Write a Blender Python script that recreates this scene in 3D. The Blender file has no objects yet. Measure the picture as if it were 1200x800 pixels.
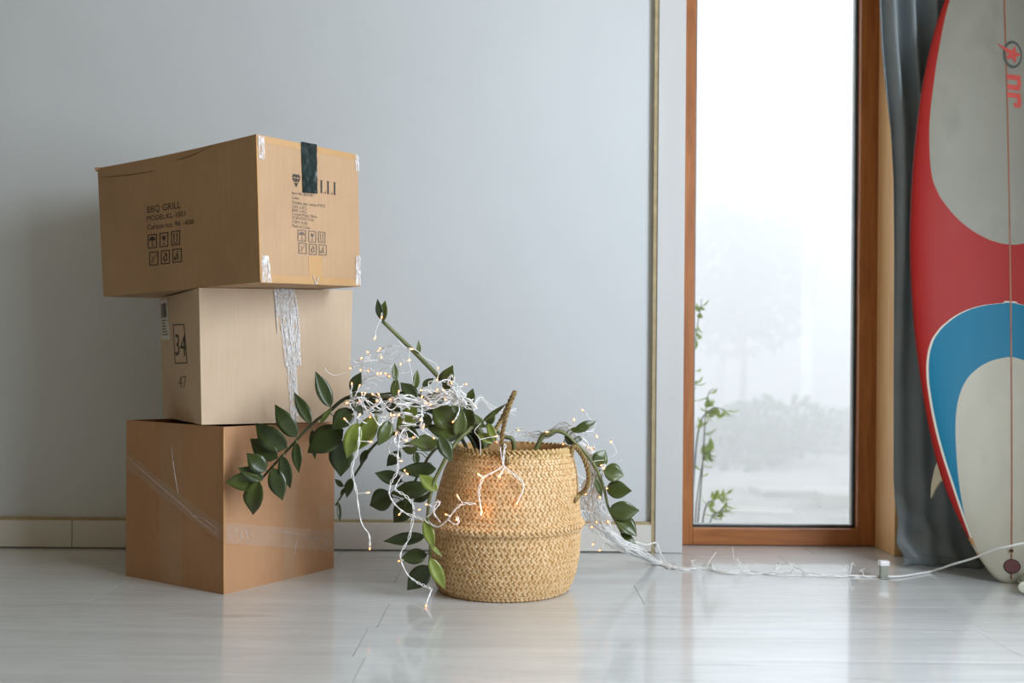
import bpy, bmesh, math, random
from mathutils import Vector, Matrix

# ------------------------------------------------------------------ camera, world, light, exposure
F_PX, CAM_H, ROLL = 1166.67, 0.55, math.radians(0.45)
sc = bpy.context.scene
COL = sc.collection
cam_d = bpy.data.cameras.new('camera')
cam = bpy.data.objects.new('camera', cam_d); COL.objects.link(cam)
cam_d.sensor_fit = 'HORIZONTAL'; cam_d.sensor_width = 36.0; cam_d.lens = 35.0
cam_d.shift_y = 30.0 / 1200.0
cam_d.clip_start = 0.02; cam_d.clip_end = 300
cam_d.dof.use_dof = True; cam_d.dof.focus_distance = 2.38; cam_d.dof.aperture_fstop = 2.4
cam.matrix_world = Matrix.Translation((0, 0, CAM_H)) @ Matrix.Rotation(math.pi/2, 4, 'X') @ Matrix.Rotation(ROLL, 4, 'Z')
sc.camera = cam

world = bpy.data.worlds.new('overcast_sky'); sc.world = world
world.use_nodes = True
bg = world.node_tree.nodes['Background']
bg.inputs[0].default_value = (0.955, 0.995, 1.05, 1); bg.inputs[1].default_value = 2.05

def area_light(name, loc, direction, sx, sy, power, color, portal=False):
    d = bpy.data.lights.new(name, 'AREA'); d.shape = 'RECTANGLE'; d.size = sx; d.size_y = sy
    d.energy = power; d.color = color
    o = bpy.data.objects.new(name, d); COL.objects.link(o)
    o.location = loc; o.rotation_euler = Vector(direction).to_track_quat('-Z', 'Y').to_euler()
    if portal: d.cycles.is_portal = True
    return o
# daylight entering by the tall window in the right-hand wall of the room (outside the frame)
area_light('daylight_side_window', (1.78, 0.90, 1.35), (-1, 0, 0), 1.5, 1.9, 104, (0.87, 0.97, 1.09))
# the sky seen by the room through the window of the back wall
area_light('portal_back_window', (0.82, 3.2, 1.06), (0, -1, 0), 0.6, 2.0, 1, (1, 1, 1), True)

sc.view_settings.view_transform = 'Standard'; sc.view_settings.look = 'None'
sc.view_settings.exposure = 0.0; sc.view_settings.gamma = 1.0; sc.view_settings.use_curve_mapping = False
sc.cycles.max_bounces = 8; sc.cycles.diffuse_bounces = 5; sc.cycles.glossy_bounces = 4
sc.cycles.transparent_max_bounces = 24; sc.cycles.volume_bounces = 8
sc.cycles.sample_clamp_indirect = 6.0

# ------------------------------------------------------------------ measuring helpers
CR, SR = math.cos(ROLL), math.sin(ROLL)
def ray(px, py):
    X, Y = px-600, py-400
    return (X*CR+Y*SR)/F_PX, -((-X*SR+Y*CR)-30)/F_PX
def at(px, py, y):                       # the point at distance y that was sighted at (px, py)
    u, v = ray(px, py); return Vector((u*y, y, CAM_H+v*y))
def on_floor(px, py, z=0.0):
    u, v = ray(px, py); d = (z-CAM_H)/v; return Vector((u*d, d, z))
def proj(p):
    x = F_PX*p[0]/p[1]; y = 30-F_PX*(p[2]-CAM_H)/p[1]
    return 600+x*CR-y*SR, 400+x*SR+y*CR
def lerp1(pts, t):
    if t <= pts[0][0]: return pts[0][1]
    for a, b in zip(pts, pts[1:]):
        if t <= b[0]: return a[1]+(b[1]-a[1])*(t-a[0])/(b[0]-a[0])
    return pts[-1][1]
def spline(pts, n):                      # Catmull-Rom through 3D points, n samples per span
    P = [pts[0]*2-pts[1]]+list(pts)+[pts[-1]*2-pts[-2]]; out = []
    for i in range(1, len(P)-2):
        a, b, c, d = P[i-1:i+3]
        for k in range(n):
            t = k/n
            out.append(0.5*((2*b)+(c-a)*t+(2*a-5*b+4*c-d)*t*t+(3*b-a-3*c+d)*t**3))
    out.append(P[-2].copy()); return out

# ------------------------------------------------------------------ mesh builder
class MB:
    def __init__(s): s.v = []; s.f = []; s.m = []
    def add(s, verts, faces, mi=0):
        o = len(s.v); s.v += [tuple(v) for v in verts]; s.f += [tuple(o+i for i in f) for f in faces]; s.m += [mi]*len(faces)
    def box(s, a, b, mi=0):
        x0, y0, z0 = a; x1, y1, z1 = b
        s.add([(x0,y0,z0),(x1,y0,z0),(x1,y1,z0),(x0,y1,z0),(x0,y0,z1),(x1,y0,z1),(x1,y1,z1),(x0,y1,z1)],
              [(0,3,2,1),(4,5,6,7),(0,1,5,4),(1,2,6,5),(2,3,7,6),(3,0,4,7)], mi)
    def tube(s, pts, rad, n=8, mi=0, cap=True):
        pts = [Vector(p) for p in pts]; N = len(pts)
        R = rad if callable(rad) else (lambda t: rad)
        t0 = (pts[1]-pts[0]).normalized()
        nrm = t0.orthogonal().normalized(); vs = []; prev = t0
        for i, p in enumerate(pts):
            t = (pts[min(i+1, N-1)]-pts[max(i-1, 0)])
            t = t.normalized() if t.length > 1e-9 else prev
            q = prev.rotation_difference(t); nrm = (q @ nrm); nrm = (nrm-t*nrm.dot(t)).normalized(); prev = t
            b = t.cross(nrm); r = R(i/(N-1))
            for k in range(n):
                a = 2*math.pi*k/n; vs.append(p+(nrm*math.cos(a)+b*math.sin(a))*r)
        fs = [(i*n+k, i*n+(k+1) % n, (i+1)*n+(k+1) % n, (i+1)*n+k) for i in range(N-1) for k in range(n)]
        if cap: fs += [tuple(reversed(range(n))), tuple(range((N-1)*n, N*n))]
        s.add(vs, fs, mi)
    def lathe(s, prof, c=(0, 0, 0), n=24, mi=0, cap=True):
        vs = [(c[0]+r*math.cos(2*math.pi*k/n), c[1]+r*math.sin(2*math.pi*k/n), c[2]+z) for r, z in prof for k in range(n)]
        fs = [(i*n+k, i*n+(k+1) % n, (i+1)*n+(k+1) % n, (i+1)*n+k) for i in range(len(prof)-1) for k in range(n)]
        if cap: fs += [tuple(reversed(range(n))), tuple(range((len(prof)-1)*n, len(prof)*n))]
        s.add(vs, fs, mi)
    def grid(s, fn, nu, nv, mi=0):
        vs = [fn(i/nu, j/nv) for j in range(nv+1) for i in range(nu+1)]; w = nu+1
        s.add(vs, [(j*w+i, j*w+i+1, (j+1)*w+i+1, (j+1)*w+i) for j in range(nv) for i in range(nu)], mi)
    def mesh(s, name, mats, smooth=False):
        me = bpy.data.meshes.new(name); me.from_pydata(s.v, [], s.f)
        for m in (mats if isinstance(mats, (list, tuple)) else [mats]): me.materials.append(m)
        me.polygons.foreach_set('material_index', s.m)
        if smooth: me.polygons.foreach_set('use_smooth', [True]*len(me.polygons))
        me.update(); return me
    def build(s, name, mats, parent=None, smooth=False, kind=None, bevel=0, weld=False, autosmooth=None):
        me = s.mesh(name, mats, smooth)
        if weld or bevel:
            bm = bmesh.new(); bm.from_mesh(me)
            bmesh.ops.remove_doubles(bm, verts=bm.verts, dist=1e-5)
            bmesh.ops.recalc_face_normals(bm, faces=bm.faces)
            if bevel:
                es = [e for e in bm.edges if len(e.link_faces) == 2 and e.calc_face_angle(0) > 0.5]
                bmesh.ops.bevel(bm, geom=es, offset=bevel, segments=2, affect='EDGES', profile=0.6)
            bm.to_mesh(me); bm.free()
        return link(name, me, parent, kind)
def link(name, me, parent=None, kind=None):
    o = bpy.data.objects.new(name, me); COL.objects.link(o)
    if parent: o.parent = parent
    if kind: o['kind'] = kind
    return o
def tag(o, label, cat, group=None):
    o['label'] = label; o['category'] = cat
    if group: o['group'] = group
    return o
def thing(name, label, cat, loc=(0, 0, 0), group=None):
    o = bpy.data.objects.new(name, None); COL.objects.link(o); o.location = loc; o.empty_display_size = 0.05
    tag(o, label, cat, group); bpy.context.view_layer.update(); return o
def world_child(o, parent):              # geometry written in world metres hung under its thing
    o.parent = parent; o.matrix_parent_inverse = Matrix.Translation(parent.location).inverted(); return o

# ------------------------------------------------------------------ materials
def S(h):
    h = h.lstrip('#'); c = [int(h[i:i+2], 16)/255 for i in (0, 2, 4)]
    return tuple(x/12.92 if x <= 0.04045 else ((x+0.055)/1.055)**2.4 for x in c)+(1,)
class NT:
    def __init__(s, name):
        s.m = bpy.data.materials.new(name); s.m.use_nodes = True; s.t = s.m.node_tree
        s.p = s.t.nodes['Principled BSDF']; s.out = s.t.nodes['Material Output']
    def n(s, kind, **kw):
        o = s.t.nodes.new(kind)
        for k, v in kw.items(): setattr(o, k, v)
        return o
    def l(s, a, b): s.t.links.new(a, b)
    def coord(s, scale=(1, 1, 1), rnd=False, kind='Object'):
        tc = s.n('ShaderNodeTexCoord'); mp = s.n('ShaderNodeMapping'); mp.inputs['Scale'].default_value = scale
        s.l(tc.outputs[kind], mp.inputs['Vector'])
        if rnd:
            oi = s.n('ShaderNodeObjectInfo'); mul = s.n('ShaderNodeMath', operation='MULTIPLY'); mul.inputs[1].default_value = 37.0
            s.l(oi.outputs['Random'], mul.inputs[0]); cx = s.n('ShaderNodeCombineXYZ')
            for i in range(3): s.l(mul.outputs[0], cx.inputs[i])
            s.l(cx.outputs[0], mp.inputs['Location'])
        return mp.outputs[0]
    def noise(s, vec, scale, detail=4, rough=0.55, dist=0.0):
        o = s.n('ShaderNodeTexNoise'); o.inputs['Scale'].default_value = scale; o.inputs['Detail'].default_value = detail
        o.inputs['Roughness'].default_value = rough; o.inputs['Distortion'].default_value = dist
        if vec is not None: s.l(vec, o.inputs['Vector'])
        return o.outputs['Fac']
    def ramp(s, fac, stops):
        o = s.n('ShaderNodeValToRGB'); e = o.color_ramp.elements
        e[0].position, e[0].color = stops[0]; e[1].position, e[1].color = stops[-1]
        for p, c in stops[1:-1]: x = e.new(p); x.color = c
        s.l(fac, o.inputs[0]); return o.outputs[0]
    def mix(s, fac, a, b, mode='MIX'):
        o = s.n('ShaderNodeMix', data_type='RGBA', blend_type=mode)
        for sock, v in ((o.inputs[0], fac), (o.inputs[6], a), (o.inputs[7], b)):
            if isinstance(v, (int, float, tuple)): sock.default_value = v
            else: s.l(v, sock)
        return o.outputs[2]
    def math(s, op, a, b=0.0, c=None):
        o = s.n('ShaderNodeMath', operation=op)
        for i, v in enumerate((a, b, c)):
            if v is None: continue
            if isinstance(v, (int, float)): o.inputs[i].default_value = v
            else: s.l(v, o.inputs[i])
        return o.outputs[0]
    def bump(s, h, strength, dist=0.002):
        o = s.n('ShaderNodeBump'); o.inputs['Strength'].default_value = strength; o.inputs['Distance'].default_value = dist
        s.l(h, o.inputs['Height']); s.l(o.outputs[0], s.p.inputs['Normal'])
    def set(s, **kw):
        for k, v in kw.items():
            sock = s.p.inputs[k.replace('_', ' ')]
            if isinstance(v, (int, float, tuple)): sock.default_value = v
            else: s.l(v, sock)
        return s.m
def simple(name, a, b=None, scale=20, rough=0.6, stretch=(1, 1, 1), bump=0.0, rnd=False, **kw):
    t = NT(name); f = t.noise(t.coord(stretch, rnd), scale)
    t.set(Base_Color=t.ramp(f, [(0.3, S(a)), (0.7, S(b or a))]), Roughness=rough, **kw)
    if bump: t.bump(f, bump)
    return t.m

M = {}
M['wall'] = simple('wall_paint', '#c6cbce', '#cbd0d3', 1.5, 0.5, bump=0.0)
M['room'] = simple('room_paint', '#887759', '#928163', 1.5, 0.7)
M['ceil'] = simple('ceiling_paint', '#b8ab93', '#c0b39b', 1.5, 0.8)
M['white'] = simple('white_trim_paint', '#c3c4c4', '#cbcccc', 6, 0.45, stretch=(1, 1, .1), bump=0.03)
M['skirt'] = simple('cream_skirting_paint', '#cecbc5', '#d6d3cd', 6, 0.45, stretch=(.15, 1, 1), bump=0.03)
M['batten'] = simple('bare_wood_edge', '#9a8a68', '#b3a37f', 30, 0.7)
M['pine'] = simple('pine_wood', '#e6b47a', '#f0c992', 9, 0.45, stretch=(4, 4, .35), bump=0.05)
M['rubber'] = simple('black_gasket', '#20262a', '#2a3034', 20, 0.4)
M['spacer'] = simple('glazing_spacer', '#b4bab8', '#c6cac8', 20, 0.35)

def wood(name, stretch):
    t = NT(name); v = t.coord(stretch)
    f = t.noise(v, 14, 6, 0.6, 0.6)
    c = t.ramp(f, [(0.25, S('#844d24')), (0.5, S('#a16230')), (0.75, S('#b3753d'))])
    t.set(Base_Color=c, Roughness=0.42); t.bump(f, 0.08); return t.m
M['frame_v'] = wood('stained_frame_upright', (3, 3, .25)); M['frame_h'] = wood('stained_frame_rail', (.25, 3, 3))

def plank_mat():
    t = NT('pale_laminate')
    v1 = t.coord((0.35, 6, 1), True); v2 = t.coord((1.2, 9, 1), True); v3 = t.coord((2.2, 10, 1), True)
    f = t.noise(v1, 3.2, 6, 0.6, 0.8); g = t.noise(v2, 9, 4, 0.6); k = t.noise(v3, 1.6, 3, 0.5, 0.6)
    c = t.ramp(f, [(0.3, S('#bcbfbf')), (0.5, S('#c9cccc')), (0.7, S('#d3d6d6'))])
    c = t.mix(t.ramp(g, [(0.45, (0, 0, 0, 1)), (0.75, (.45, .45, .45, 1))]), c, S('#b0b3b1'))
    c = t.mix(t.ramp(k, [(0.66, (0, 0, 0, 1)), (0.78, (.6, .6, .6, 1))]), c, S('#8f9492'))
    r = t.ramp(g, [(0.3, (.28, .28, .28, 1)), (0.8, (.36, .36, .36, 1))])
    t.set(Base_Color=c, Roughness=r, Specular_IOR_Level=0.5, Coat_Weight=0.7, Coat_Roughness=0.07); return t.m
M['plank'] = plank_mat()
M['sub'] = simple('dark_underlay', '#4a4640', '#55504a', 10, 0.9)

def cardboard(name, a, b, edge):
    t = NT(name); v = t.coord()
    f = t.noise(v, 5, 5, 0.6); w = t.n('ShaderNodeTexWave', bands_direction='Z'); w.inputs['Scale'].default_value = 0.6
    fine = t.noise(t.coord((160, 160, 6)), 1.0, 2)
    c = t.ramp(f, [(0.3, S(a)), (0.7, S(b))])
    c = t.mix(t.ramp(fine, [(0.4, (0, 0, 0, 1)), (0.8, (.25, .25, .25, 1))]), c, S(edge))
    t.set(Base_Color=c, Roughness=0.62, Specular_IOR_Level=0.35)
    t.bump(t.noise(v, 9, 3), 0.25, 0.004); return t.m
M['card1'] = cardboard('cardboard_tan', '#ab8a68', '#b69573', '#9a795a')
M['card2'] = cardboard('cardboard_light', '#bda58a', '#c8b196', '#b0977c')
M['card3'] = cardboard('cardboard_orange', '#a97e5a', '#b58a66', '#986e4d')
M['liner'] = simple('cardboard_inside', '#6b4a30', '#7a563a', 20, 0.8)
M['edge'] = simple('cardboard_raw_edge', '#b98a52', '#c99a60', 60, 0.7)
M['ink'] = simple('black_print', '#2b2520', '#38302a', 90, 0.7)
M['ink_faint'] = simple('faint_print', '#6d5842', '#7d664c', 90, 0.7)
M['ink_grey'] = simple('grey_print', '#5d5148', '#6a5d52', 90, 0.7)
M['paper'] = simple('label_paper', '#c9c8c2', '#d6d5d0', 60, 0.5)
M['black_tape'] = simple('black_tape', '#15201f', '#22302e', 30, 0.25, bump=0.4)
M['tape'] = simple('tan_packing_tape', '#b38c5e', '#be976a', 12, 0.3)

def clear_tape(name, tint, alpha, bump):
    t = NT(name); f = t.noise(t.coord((1, 1, .3)), 45, 4, 0.6, 1.0)
    t.set(Base_Color=S(tint), Roughness=0.18, Alpha=alpha, Specular_IOR_Level=0.7); t.bump(f, bump, 0.003); return t.m
M['clear'] = clear_tape('clear_tape', '#d2bfa4', 0.15, 0.25)
M['film'] = clear_tape('stretch_film', '#d6cdc0', 0.16, 0.5)
def torn_mat():  # clear film given a white base in place of its highlights
    t = NT('crumpled_film_white_glints'); f = t.noise(t.coord((3, 3, .6)), 60, 4, 0.65, 1.5)
    t.set(Base_Color=S('#f4f4f5'), Roughness=0.3, Alpha=t.ramp(f, [(0.38, (.1, .1, .1, 1)), (0.6, (.85, .85, .85, 1))])); t.bump(f, 0.9, 0.005); return t.m
M['torn'] = torn_mat()

def leaf_mat(name, dark, light, vein):
    t = NT(name); v = t.coord((1, 1, 1), True); f = t.noise(v, 22, 3)
    t.set(Base_Color=t.ramp(f, [(0.3, S(dark)), (0.75, S(light))]), Roughness=0.3, Specular_IOR_Level=0.55)
    return t.m
M['leaf_d'] = leaf_mat('mature_leaf', '#2a3518', '#3a471f', 0)
M['leaf_m'] = leaf_mat('green_leaf', '#434f26', '#57632e', 0)
M['leaf_l'] = leaf_mat('young_leaf', '#68752d', '#7e8c3c', 0)
M['leaf_o'] = leaf_mat('olive_leaf', '#38411a', '#495424', 0)
M['stem'] = simple('green_stem', '#596036', '#74784a', 18, 0.45)
M['stem_d'] = simple('dark_stem', '#33331f', '#45482a', 18, 0.5)
M['soil'] = simple('potting_soil', '#2b211a', '#3a2d22', 60, 0.95, bump=0.6)
M['pot'] = simple('brown_plastic_pot', '#4a2c1c', '#53331f', 10, 0.4)

def straw(name, a, b, c):
    t = NT(name); v = t.coord(); f = t.noise(v, 95, 3, 0.6); g = t.noise(v, 7, 3)
    k = t.ramp(f, [(0.28, S(a)), (0.5, S(b)), (0.74, S(c))])
    t.set(Base_Color=t.mix(t.ramp(g, [(0.35, (0, 0, 0, 1)), (0.75, (.35, .35, .35, 1))]), k, S(a)), Roughness=0.6); return t.m
M['straw'] = straw('woven_seagrass', '#bd925a', '#d8b585', '#e9cfa8')
M['straw_d'] = straw('seagrass_body', '#a37a45', '#b98f59', '#c8a06c')
M['rim'] = straw('seagrass_rim', '#a5814d', '#c8a770', '#dcc193')
M['rope'] = straw('handle_rope', '#5f4a28', '#8d7444', '#ab9160')

M['wire'] = simple('clear_white_wire', '#e9e8e6', '#f2f1ef', 40, 0.3, Specular_IOR_Level=0.6)
def bulb_mat():
    t = NT('lit_bulb'); t.set(Base_Color=S('#ffd9a8'), Emission_Color=(1.0, 0.27, 0.075, 1), Emission_Strength=4.0); return t.m
M['bulb'] = bulb_mat()
M['bulb_off'] = simple('bulb_plastic', '#dedbd4', '#e8e5de', 40, 0.15, Alpha=0.8)
M['plastic'] = simple('white_plastic', '#dfe0e0', '#e8e9e9', 20, 0.3)
M['grey_plastic'] = simple('grey_plastic', '#8d9088', '#9aa092', 20, 0.4)

def fabric():
    t = NT('curtain_fabric'); f = t.noise(t.coord((1, 1, 1)), 260, 2); g = t.noise(t.coord(), 5, 3)
    t.set(Base_Color=t.ramp(g, [(0.3, S('#747d82')), (0.7, S('#7f888d'))]), Roughness=0.75, Sheen_Weight=0.25, Sheen_Roughness=0.4); t.bump(f, 0.12, 0.001); return t.m
M['fabric'] = fabric()
def glass():
    t = NT('window_glass'); tr = t.n('ShaderNodeBsdfTransparent'); gl = t.n('ShaderNodeBsdfGlossy'); gl.inputs['Roughness'].default_value = 0.02
    fr = t.n('ShaderNodeFresnel'); fr.inputs[0].default_value = 1.09; mx = t.n('ShaderNodeMixShader')
    tr.inputs[0].default_value = (0.975, 0.98, 0.985, 1)
    t.l(fr.outputs[0], mx.inputs[0]); t.l(tr.outputs[0], mx.inputs[1]); t.l(gl.outputs[0], mx.inputs[2]); t.l(mx.outputs[0], t.out.inputs['Surface'])
    return t.m
M['glass'] = glass()
M['gravel'] = simple('pale_ground', '#a9aaa4', '#c4c4be', 3, 0.9)
M['far_leaf'] = simple('garden_foliage', '#4c5a3c', '#5d6b49', 4, 0.7)
M['shrub_leaf'] = simple('shrub_leaf', '#a9bd5c', '#c8d684', 12, 0.5, rnd=True)
def shrub_mat():
    t = NT('shrub_leaf_translucent'); d = t.n('ShaderNodeBsdfDiffuse'); tr = t.n('ShaderNodeBsdfTranslucent'); mx = t.n('ShaderNodeMixShader')
    c = t.ramp(t.noise(t.coord(rnd=True), 12), [(0.3, S('#9fb550')), (0.7, S('#c6d47c'))]); t.l(c, d.inputs[0]); t.l(c, tr.inputs[0]); mx.inputs[0].default_value = .5
    t.l(d.outputs[0], mx.inputs[1]); t.l(tr.outputs[0], mx.inputs[2]); t.l(mx.outputs[0], t.out.inputs['Surface']); return t.m
M['shrub_leaf'] = shrub_mat()
M['bark'] = simple('bark', '#4b4034', '#5d5042', 12, 0.9)
M['stone'] = simple('pale_stone', '#bdbab4', '#d2cfc9', 5, 0.8)
M['bottle'] = simple('green_glass', '#5f7458', '#71866a', 10, 0.15)
M['bottle_cap'] = simple('pale_cap', '#cfd3c6', '#dadccf', 10, 0.4)

# ------------------------------------------------------------------ the room
X0, X1, Y0, Y1, ZC = -2.6, 1.72, -1.7, 2.985, 2.6
WX0, WX1, WZ = 0.506, 1.135, 2.12          # opening in the back wall
m = MB(); m.box((X0-.2, Y0-.2, -.05), (X1+.2, 3.18, -.0085)); floor = m.build('floor', M['sub'], kind='structure')
PW, PL = 0.215, 1.285
cache = {}; rng = random.Random(4)
def plank_mesh(L, W):
    key = (round(L, 3), round(W, 3))
    if key not in cache:
        b = MB(); b.box((0.0005, 0.00005, -.008), (L-0.0005, W-0.00005, 0)); me = b.mesh('plank', M['plank'])
        bm = bmesh.new(); bm.from_mesh(me)
        es = [e for e in bm.edges if all(v.co.z > -1e-4 for v in e.verts)]
        bmesh.ops.bevel(bm, geom=es, offset=0.00035, segments=1, affect='EDGES'); bm.to_mesh(me); bm.free(); cache[key] = me
    return cache[key]
k0 = math.floor((Y0-2.095)/PW)
offs = {0: -0.28, 2: -0.295}
for k in range(k0, 5):
    ya = 2.095+PW*k; yb = ya+PW
    x = offs.get(k, rng.uniform(0.1, 1.2))
    while x > X0: x -= PL
    while x < X1:
        a, b = max(x, X0), min(x+PL, X1)
        if b-a > 0.02:
            p = link('plank', plank_mesh(b-a, PW), floor); p.location = (a, ya, 0)
        x += PL

def wall_panel(name, boxes, mat):
    b = MB()
    for q in boxes: b.box(*q)
    return b.build(name, mat, kind='structure')
wall_panel('wall_back', [((X0, Y1, 0), (WX0-.006, Y1+.26, ZC)), ((WX1+.006, Y1, 0), (X1, Y1+.26, ZC)), ((WX0-.006, Y1, WZ), (WX1+.006, Y1+.26, ZC))], M['wall'])
wall_panel('wall_left', [((X0-.15, Y0, 0), (X0, Y1+.26, ZC))], M['room'])
wall_panel('wall_front', [((X0-.15, Y0-.15, 0), (X1+.15, Y0, ZC))], M['room'])
wall_panel('wall_right', [((X1, Y0, 0), (X1+.15, .13, ZC)), ((X1, 1.67, 0), (X1+.15, Y1+.26, ZC)), ((X1, .13, 0), (X1+.15, 1.67, .38)), ((X1, .13, 2.32), (X1+.15, 1.67, ZC))], M['room'])
wall_panel('ceiling', [((X0-.15, Y0-.15, ZC), (X1+.15, Y1+.26, ZC+.1))], M['ceil'])

# skirting boards, battens and casings
BZ = 0.083
def skirt(name, xa, xb):
    b = MB(); b.box((xa, 2.963, .004), (xb, Y1, BZ)); return b.build(name, M['skirt'], kind='structure', bevel=.0012)
xj = -1.306
skirt('baseboard_left', X0, xj-.0012); skirt('baseboard_right', xj+.0012, .418)
b = MB(); b.box((X0, 2.970, BZ), (.418, Y1, BZ+.0075)); b.build('trim_1', M['batten'], kind='structure')
b = MB(); b.box((.418, 2.966, 0), (.430, Y1, ZC)); b.build('trim_2', M['batten'], kind='structure')
b = MB(); b.box((.430, 2.962, .001), (.5105, Y1+.12, ZC)); b.build('trim_3', M['white'], kind='structure', bevel=.0015)
b = MB(); b.box((WX1+.0215, 2.948, .001), (1.235, Y1, ZC)); b.build('trim_4', M['white'], kind='structure', bevel=.0015)
b = MB(); b.box((WX1, 2.944, .001), (WX1+.021, Y1+.12, WZ)); b.build('trim_5', M['pine'], kind='structure', bevel=.001)
b = MB(); b.box((WX0, 2.97, WZ-.02), (WX1, Y1+.12, WZ)); b.build('trim_6', M['pine'], kind='structure', bevel=.001)

# window
win = bpy.data.objects.new('window_1', None); COL.objects.link(win); win['kind'] = 'structure'
win['label'] = 'tall brown wooden framed window reaching down to the floor'
FY0, FY1 = 3.098, 3.170
sx0, sx1, sz0, sz1 = WX0+.0045, WX1, .002, WZ-.02
st = .056
def bar(name, a, c, mat, bev=.003):
    b = MB(); b.box(a, c); return b.build(name, mat, win, bevel=bev)
bar('stile', (sx0, FY0, sz0), (sx0+st, FY1, sz1), M['frame_v']); bar('stile', (sx1-st, FY0, sz0), (sx1, FY1, sz1), M['frame_v'])
bar('rail', (sx0+st, FY0, sz0), (sx1-st, FY1, sz0+.052), M['frame_h']); bar('rail', (sx0+st, FY0, sz1-.06), (sx1-st, FY1, sz1), M['frame_h'])
gx0, gx1, gz0, gz1 = sx0+st, sx1-st, sz0+.052, sz1-.06
GY = 3.128
for nm, mt, ya, yb, wd in (('gasket', 'rubber', GY-.004, GY, .006), ('spacer', 'spacer', GY+.004, GY+.02, .009), ('outer_gasket', 'rubber', GY+.024, GY+.030, .006)):
    b = MB()
    b.box((gx0, ya, gz0), (gx0+wd, yb, gz1)); b.box((gx1-wd, ya, gz0), (gx1, yb, gz1))
    b.box((gx0+wd, ya, gz0), (gx1-wd, yb, gz0+wd)); b.box((gx0+wd, ya, gz1-wd), (gx1-wd, yb, gz1)); b.build(nm, M[mt], win)
for yy in (GY, GY+.020):
    b = MB(); b.box((gx0, yy, gz0), (gx1, yy+.004, gz1)); b.build('pane', M['glass'], win)
b = MB(); b.box((WX0-.1, 3.172, -.03), (WX1+.1, 3.34, .006)); b.build('trim_7', M['stone'], kind='structure')

# ------------------------------------------------------------------ outside
GZ = -0.25
b = MB(); b.grid(lambda u, v: (-18+44*u, 3.3+60*v, GZ-.012*(60*v)*min(1, v*6)+.05*math.sin(u*31)*math.sin(v*47)), 40, 60)
b.build('ground', M['gravel'], kind='structure', smooth=True)
def foliage(mb, c, rx, rz, n, size, rnd):
    for i in range(n):
        d = Vector((rnd.gauss(0, 1), rnd.gauss(0, 1), rnd.gauss(0, 1))).normalized(); k = rnd.uniform(.45, 1)**.5
        p = Vector(c)+Vector((d.x*rx*k, d.y*rx*k, d.z*rz*k))
        a = Vector((rnd.gauss(0, 1), rnd.gauss(0, 1), rnd.gauss(0, 1))).normalized(); e = a.orthogonal().normalized()
        s = size*rnd.uniform(.6, 1.3)
        mb.add([p-a*s, p+e*s*.5, p+a*s, p-e*s*.5], [(0, 1, 2, 3)])
def tree(name, label, cat, x, y, h, rx, rz, n, size, seed, blobs=5, trunk=.09):
    rnd = random.Random(seed); g = GZ-.012*(y-3.3)
    t = thing(name, label, cat, (x, y, g))
    b = MB(); top = h-rz*.6
    pts = [Vector((0, 0, -.1)), Vector((.05*rx, 0, top*.5)), Vector((0, .05, max(top, .3)))]
    b.tube(spline(pts, 4), lambda q: trunk*(1-.6*q), 8)
    for i in range(4):
        a = i*1.6+.4; b.tube([Vector((0, .02, top*.6)), Vector((rx*.35*math.cos(a), rx*.35*math.sin(a), top*.85)), Vector((rx*.6*math.cos(a), rx*.6*math.sin(a), top*1.02))], lambda q: trunk*.4*(1-.7*q), 6)
    b.build('trunk', M['bark'], t, smooth=True)
    b = MB()
    for i in range(blobs):
        a = rnd.uniform(0, 6.28); foliage(b, (rx*.5*math.cos(a), rx*.5*math.sin(a), h-rz+rnd.uniform(-.4, .4)*rz), rx*rnd.uniform(.5, .75), rz*rnd.uniform(.5, .8), n//blobs, size, rnd)
    b.build('foliage', M['far_leaf'], t, kind='stuff')
tree('garden_bush', 'dark rounded bush on the pale ground outside, half lost in fog', 'bush', 2.05, 9.2, .62, .85, .42, 1800, .06, 1, trunk=.03)
tree('garden_bush', 'smaller bush behind the window frame edge, half lost in fog', 'bush', 3.35, 10.5, .55, .5, .42, 1000, .06, 2, trunk=.03)
tree('tree', 'tall leafy tree standing far off in the fog', 'tree', 3.6, 17.5, 5.2, 2.2, 1.9, 3200, .14, 3)
tree('tree', 'slender tree just beyond the bushes, faint in fog', 'tree', 3.1, 13.5, 3.1, .95, 1.1, 1800, .1, 5, trunk=.06)
for i, (px, py, sx_, sy_, sz_, lab) in enumerate([(950, 584, .36, .14, .07, 'long low pale stone lying in front of the foggy bushes outside'), (884, 606, .20, .14, .05, 'small pale stone on the ground between window and foggy bushes'), (990, 600, .16, .14, .12, 'tall blocky pale stone outside beside the long low one')]):
    p = on_floor(px, py, GZ); rnd = random.Random(i)
    b = MB(); b.box((-sx_, -sy_, -.05), (sx_, sy_, sz_))
    b.v = [(x*rnd.uniform(.85, 1.05), y*rnd.uniform(.85, 1.1), z*rnd.uniform(.8, 1.1)) for x, y, z in b.v]
    o = b.build('garden_stone', M['stone'], bevel=.02); o.location = p; o.rotation_euler.z = rnd.uniform(-.4, .4)
    tag(o, lab, 'stone', 'garden stones outside')
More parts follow.
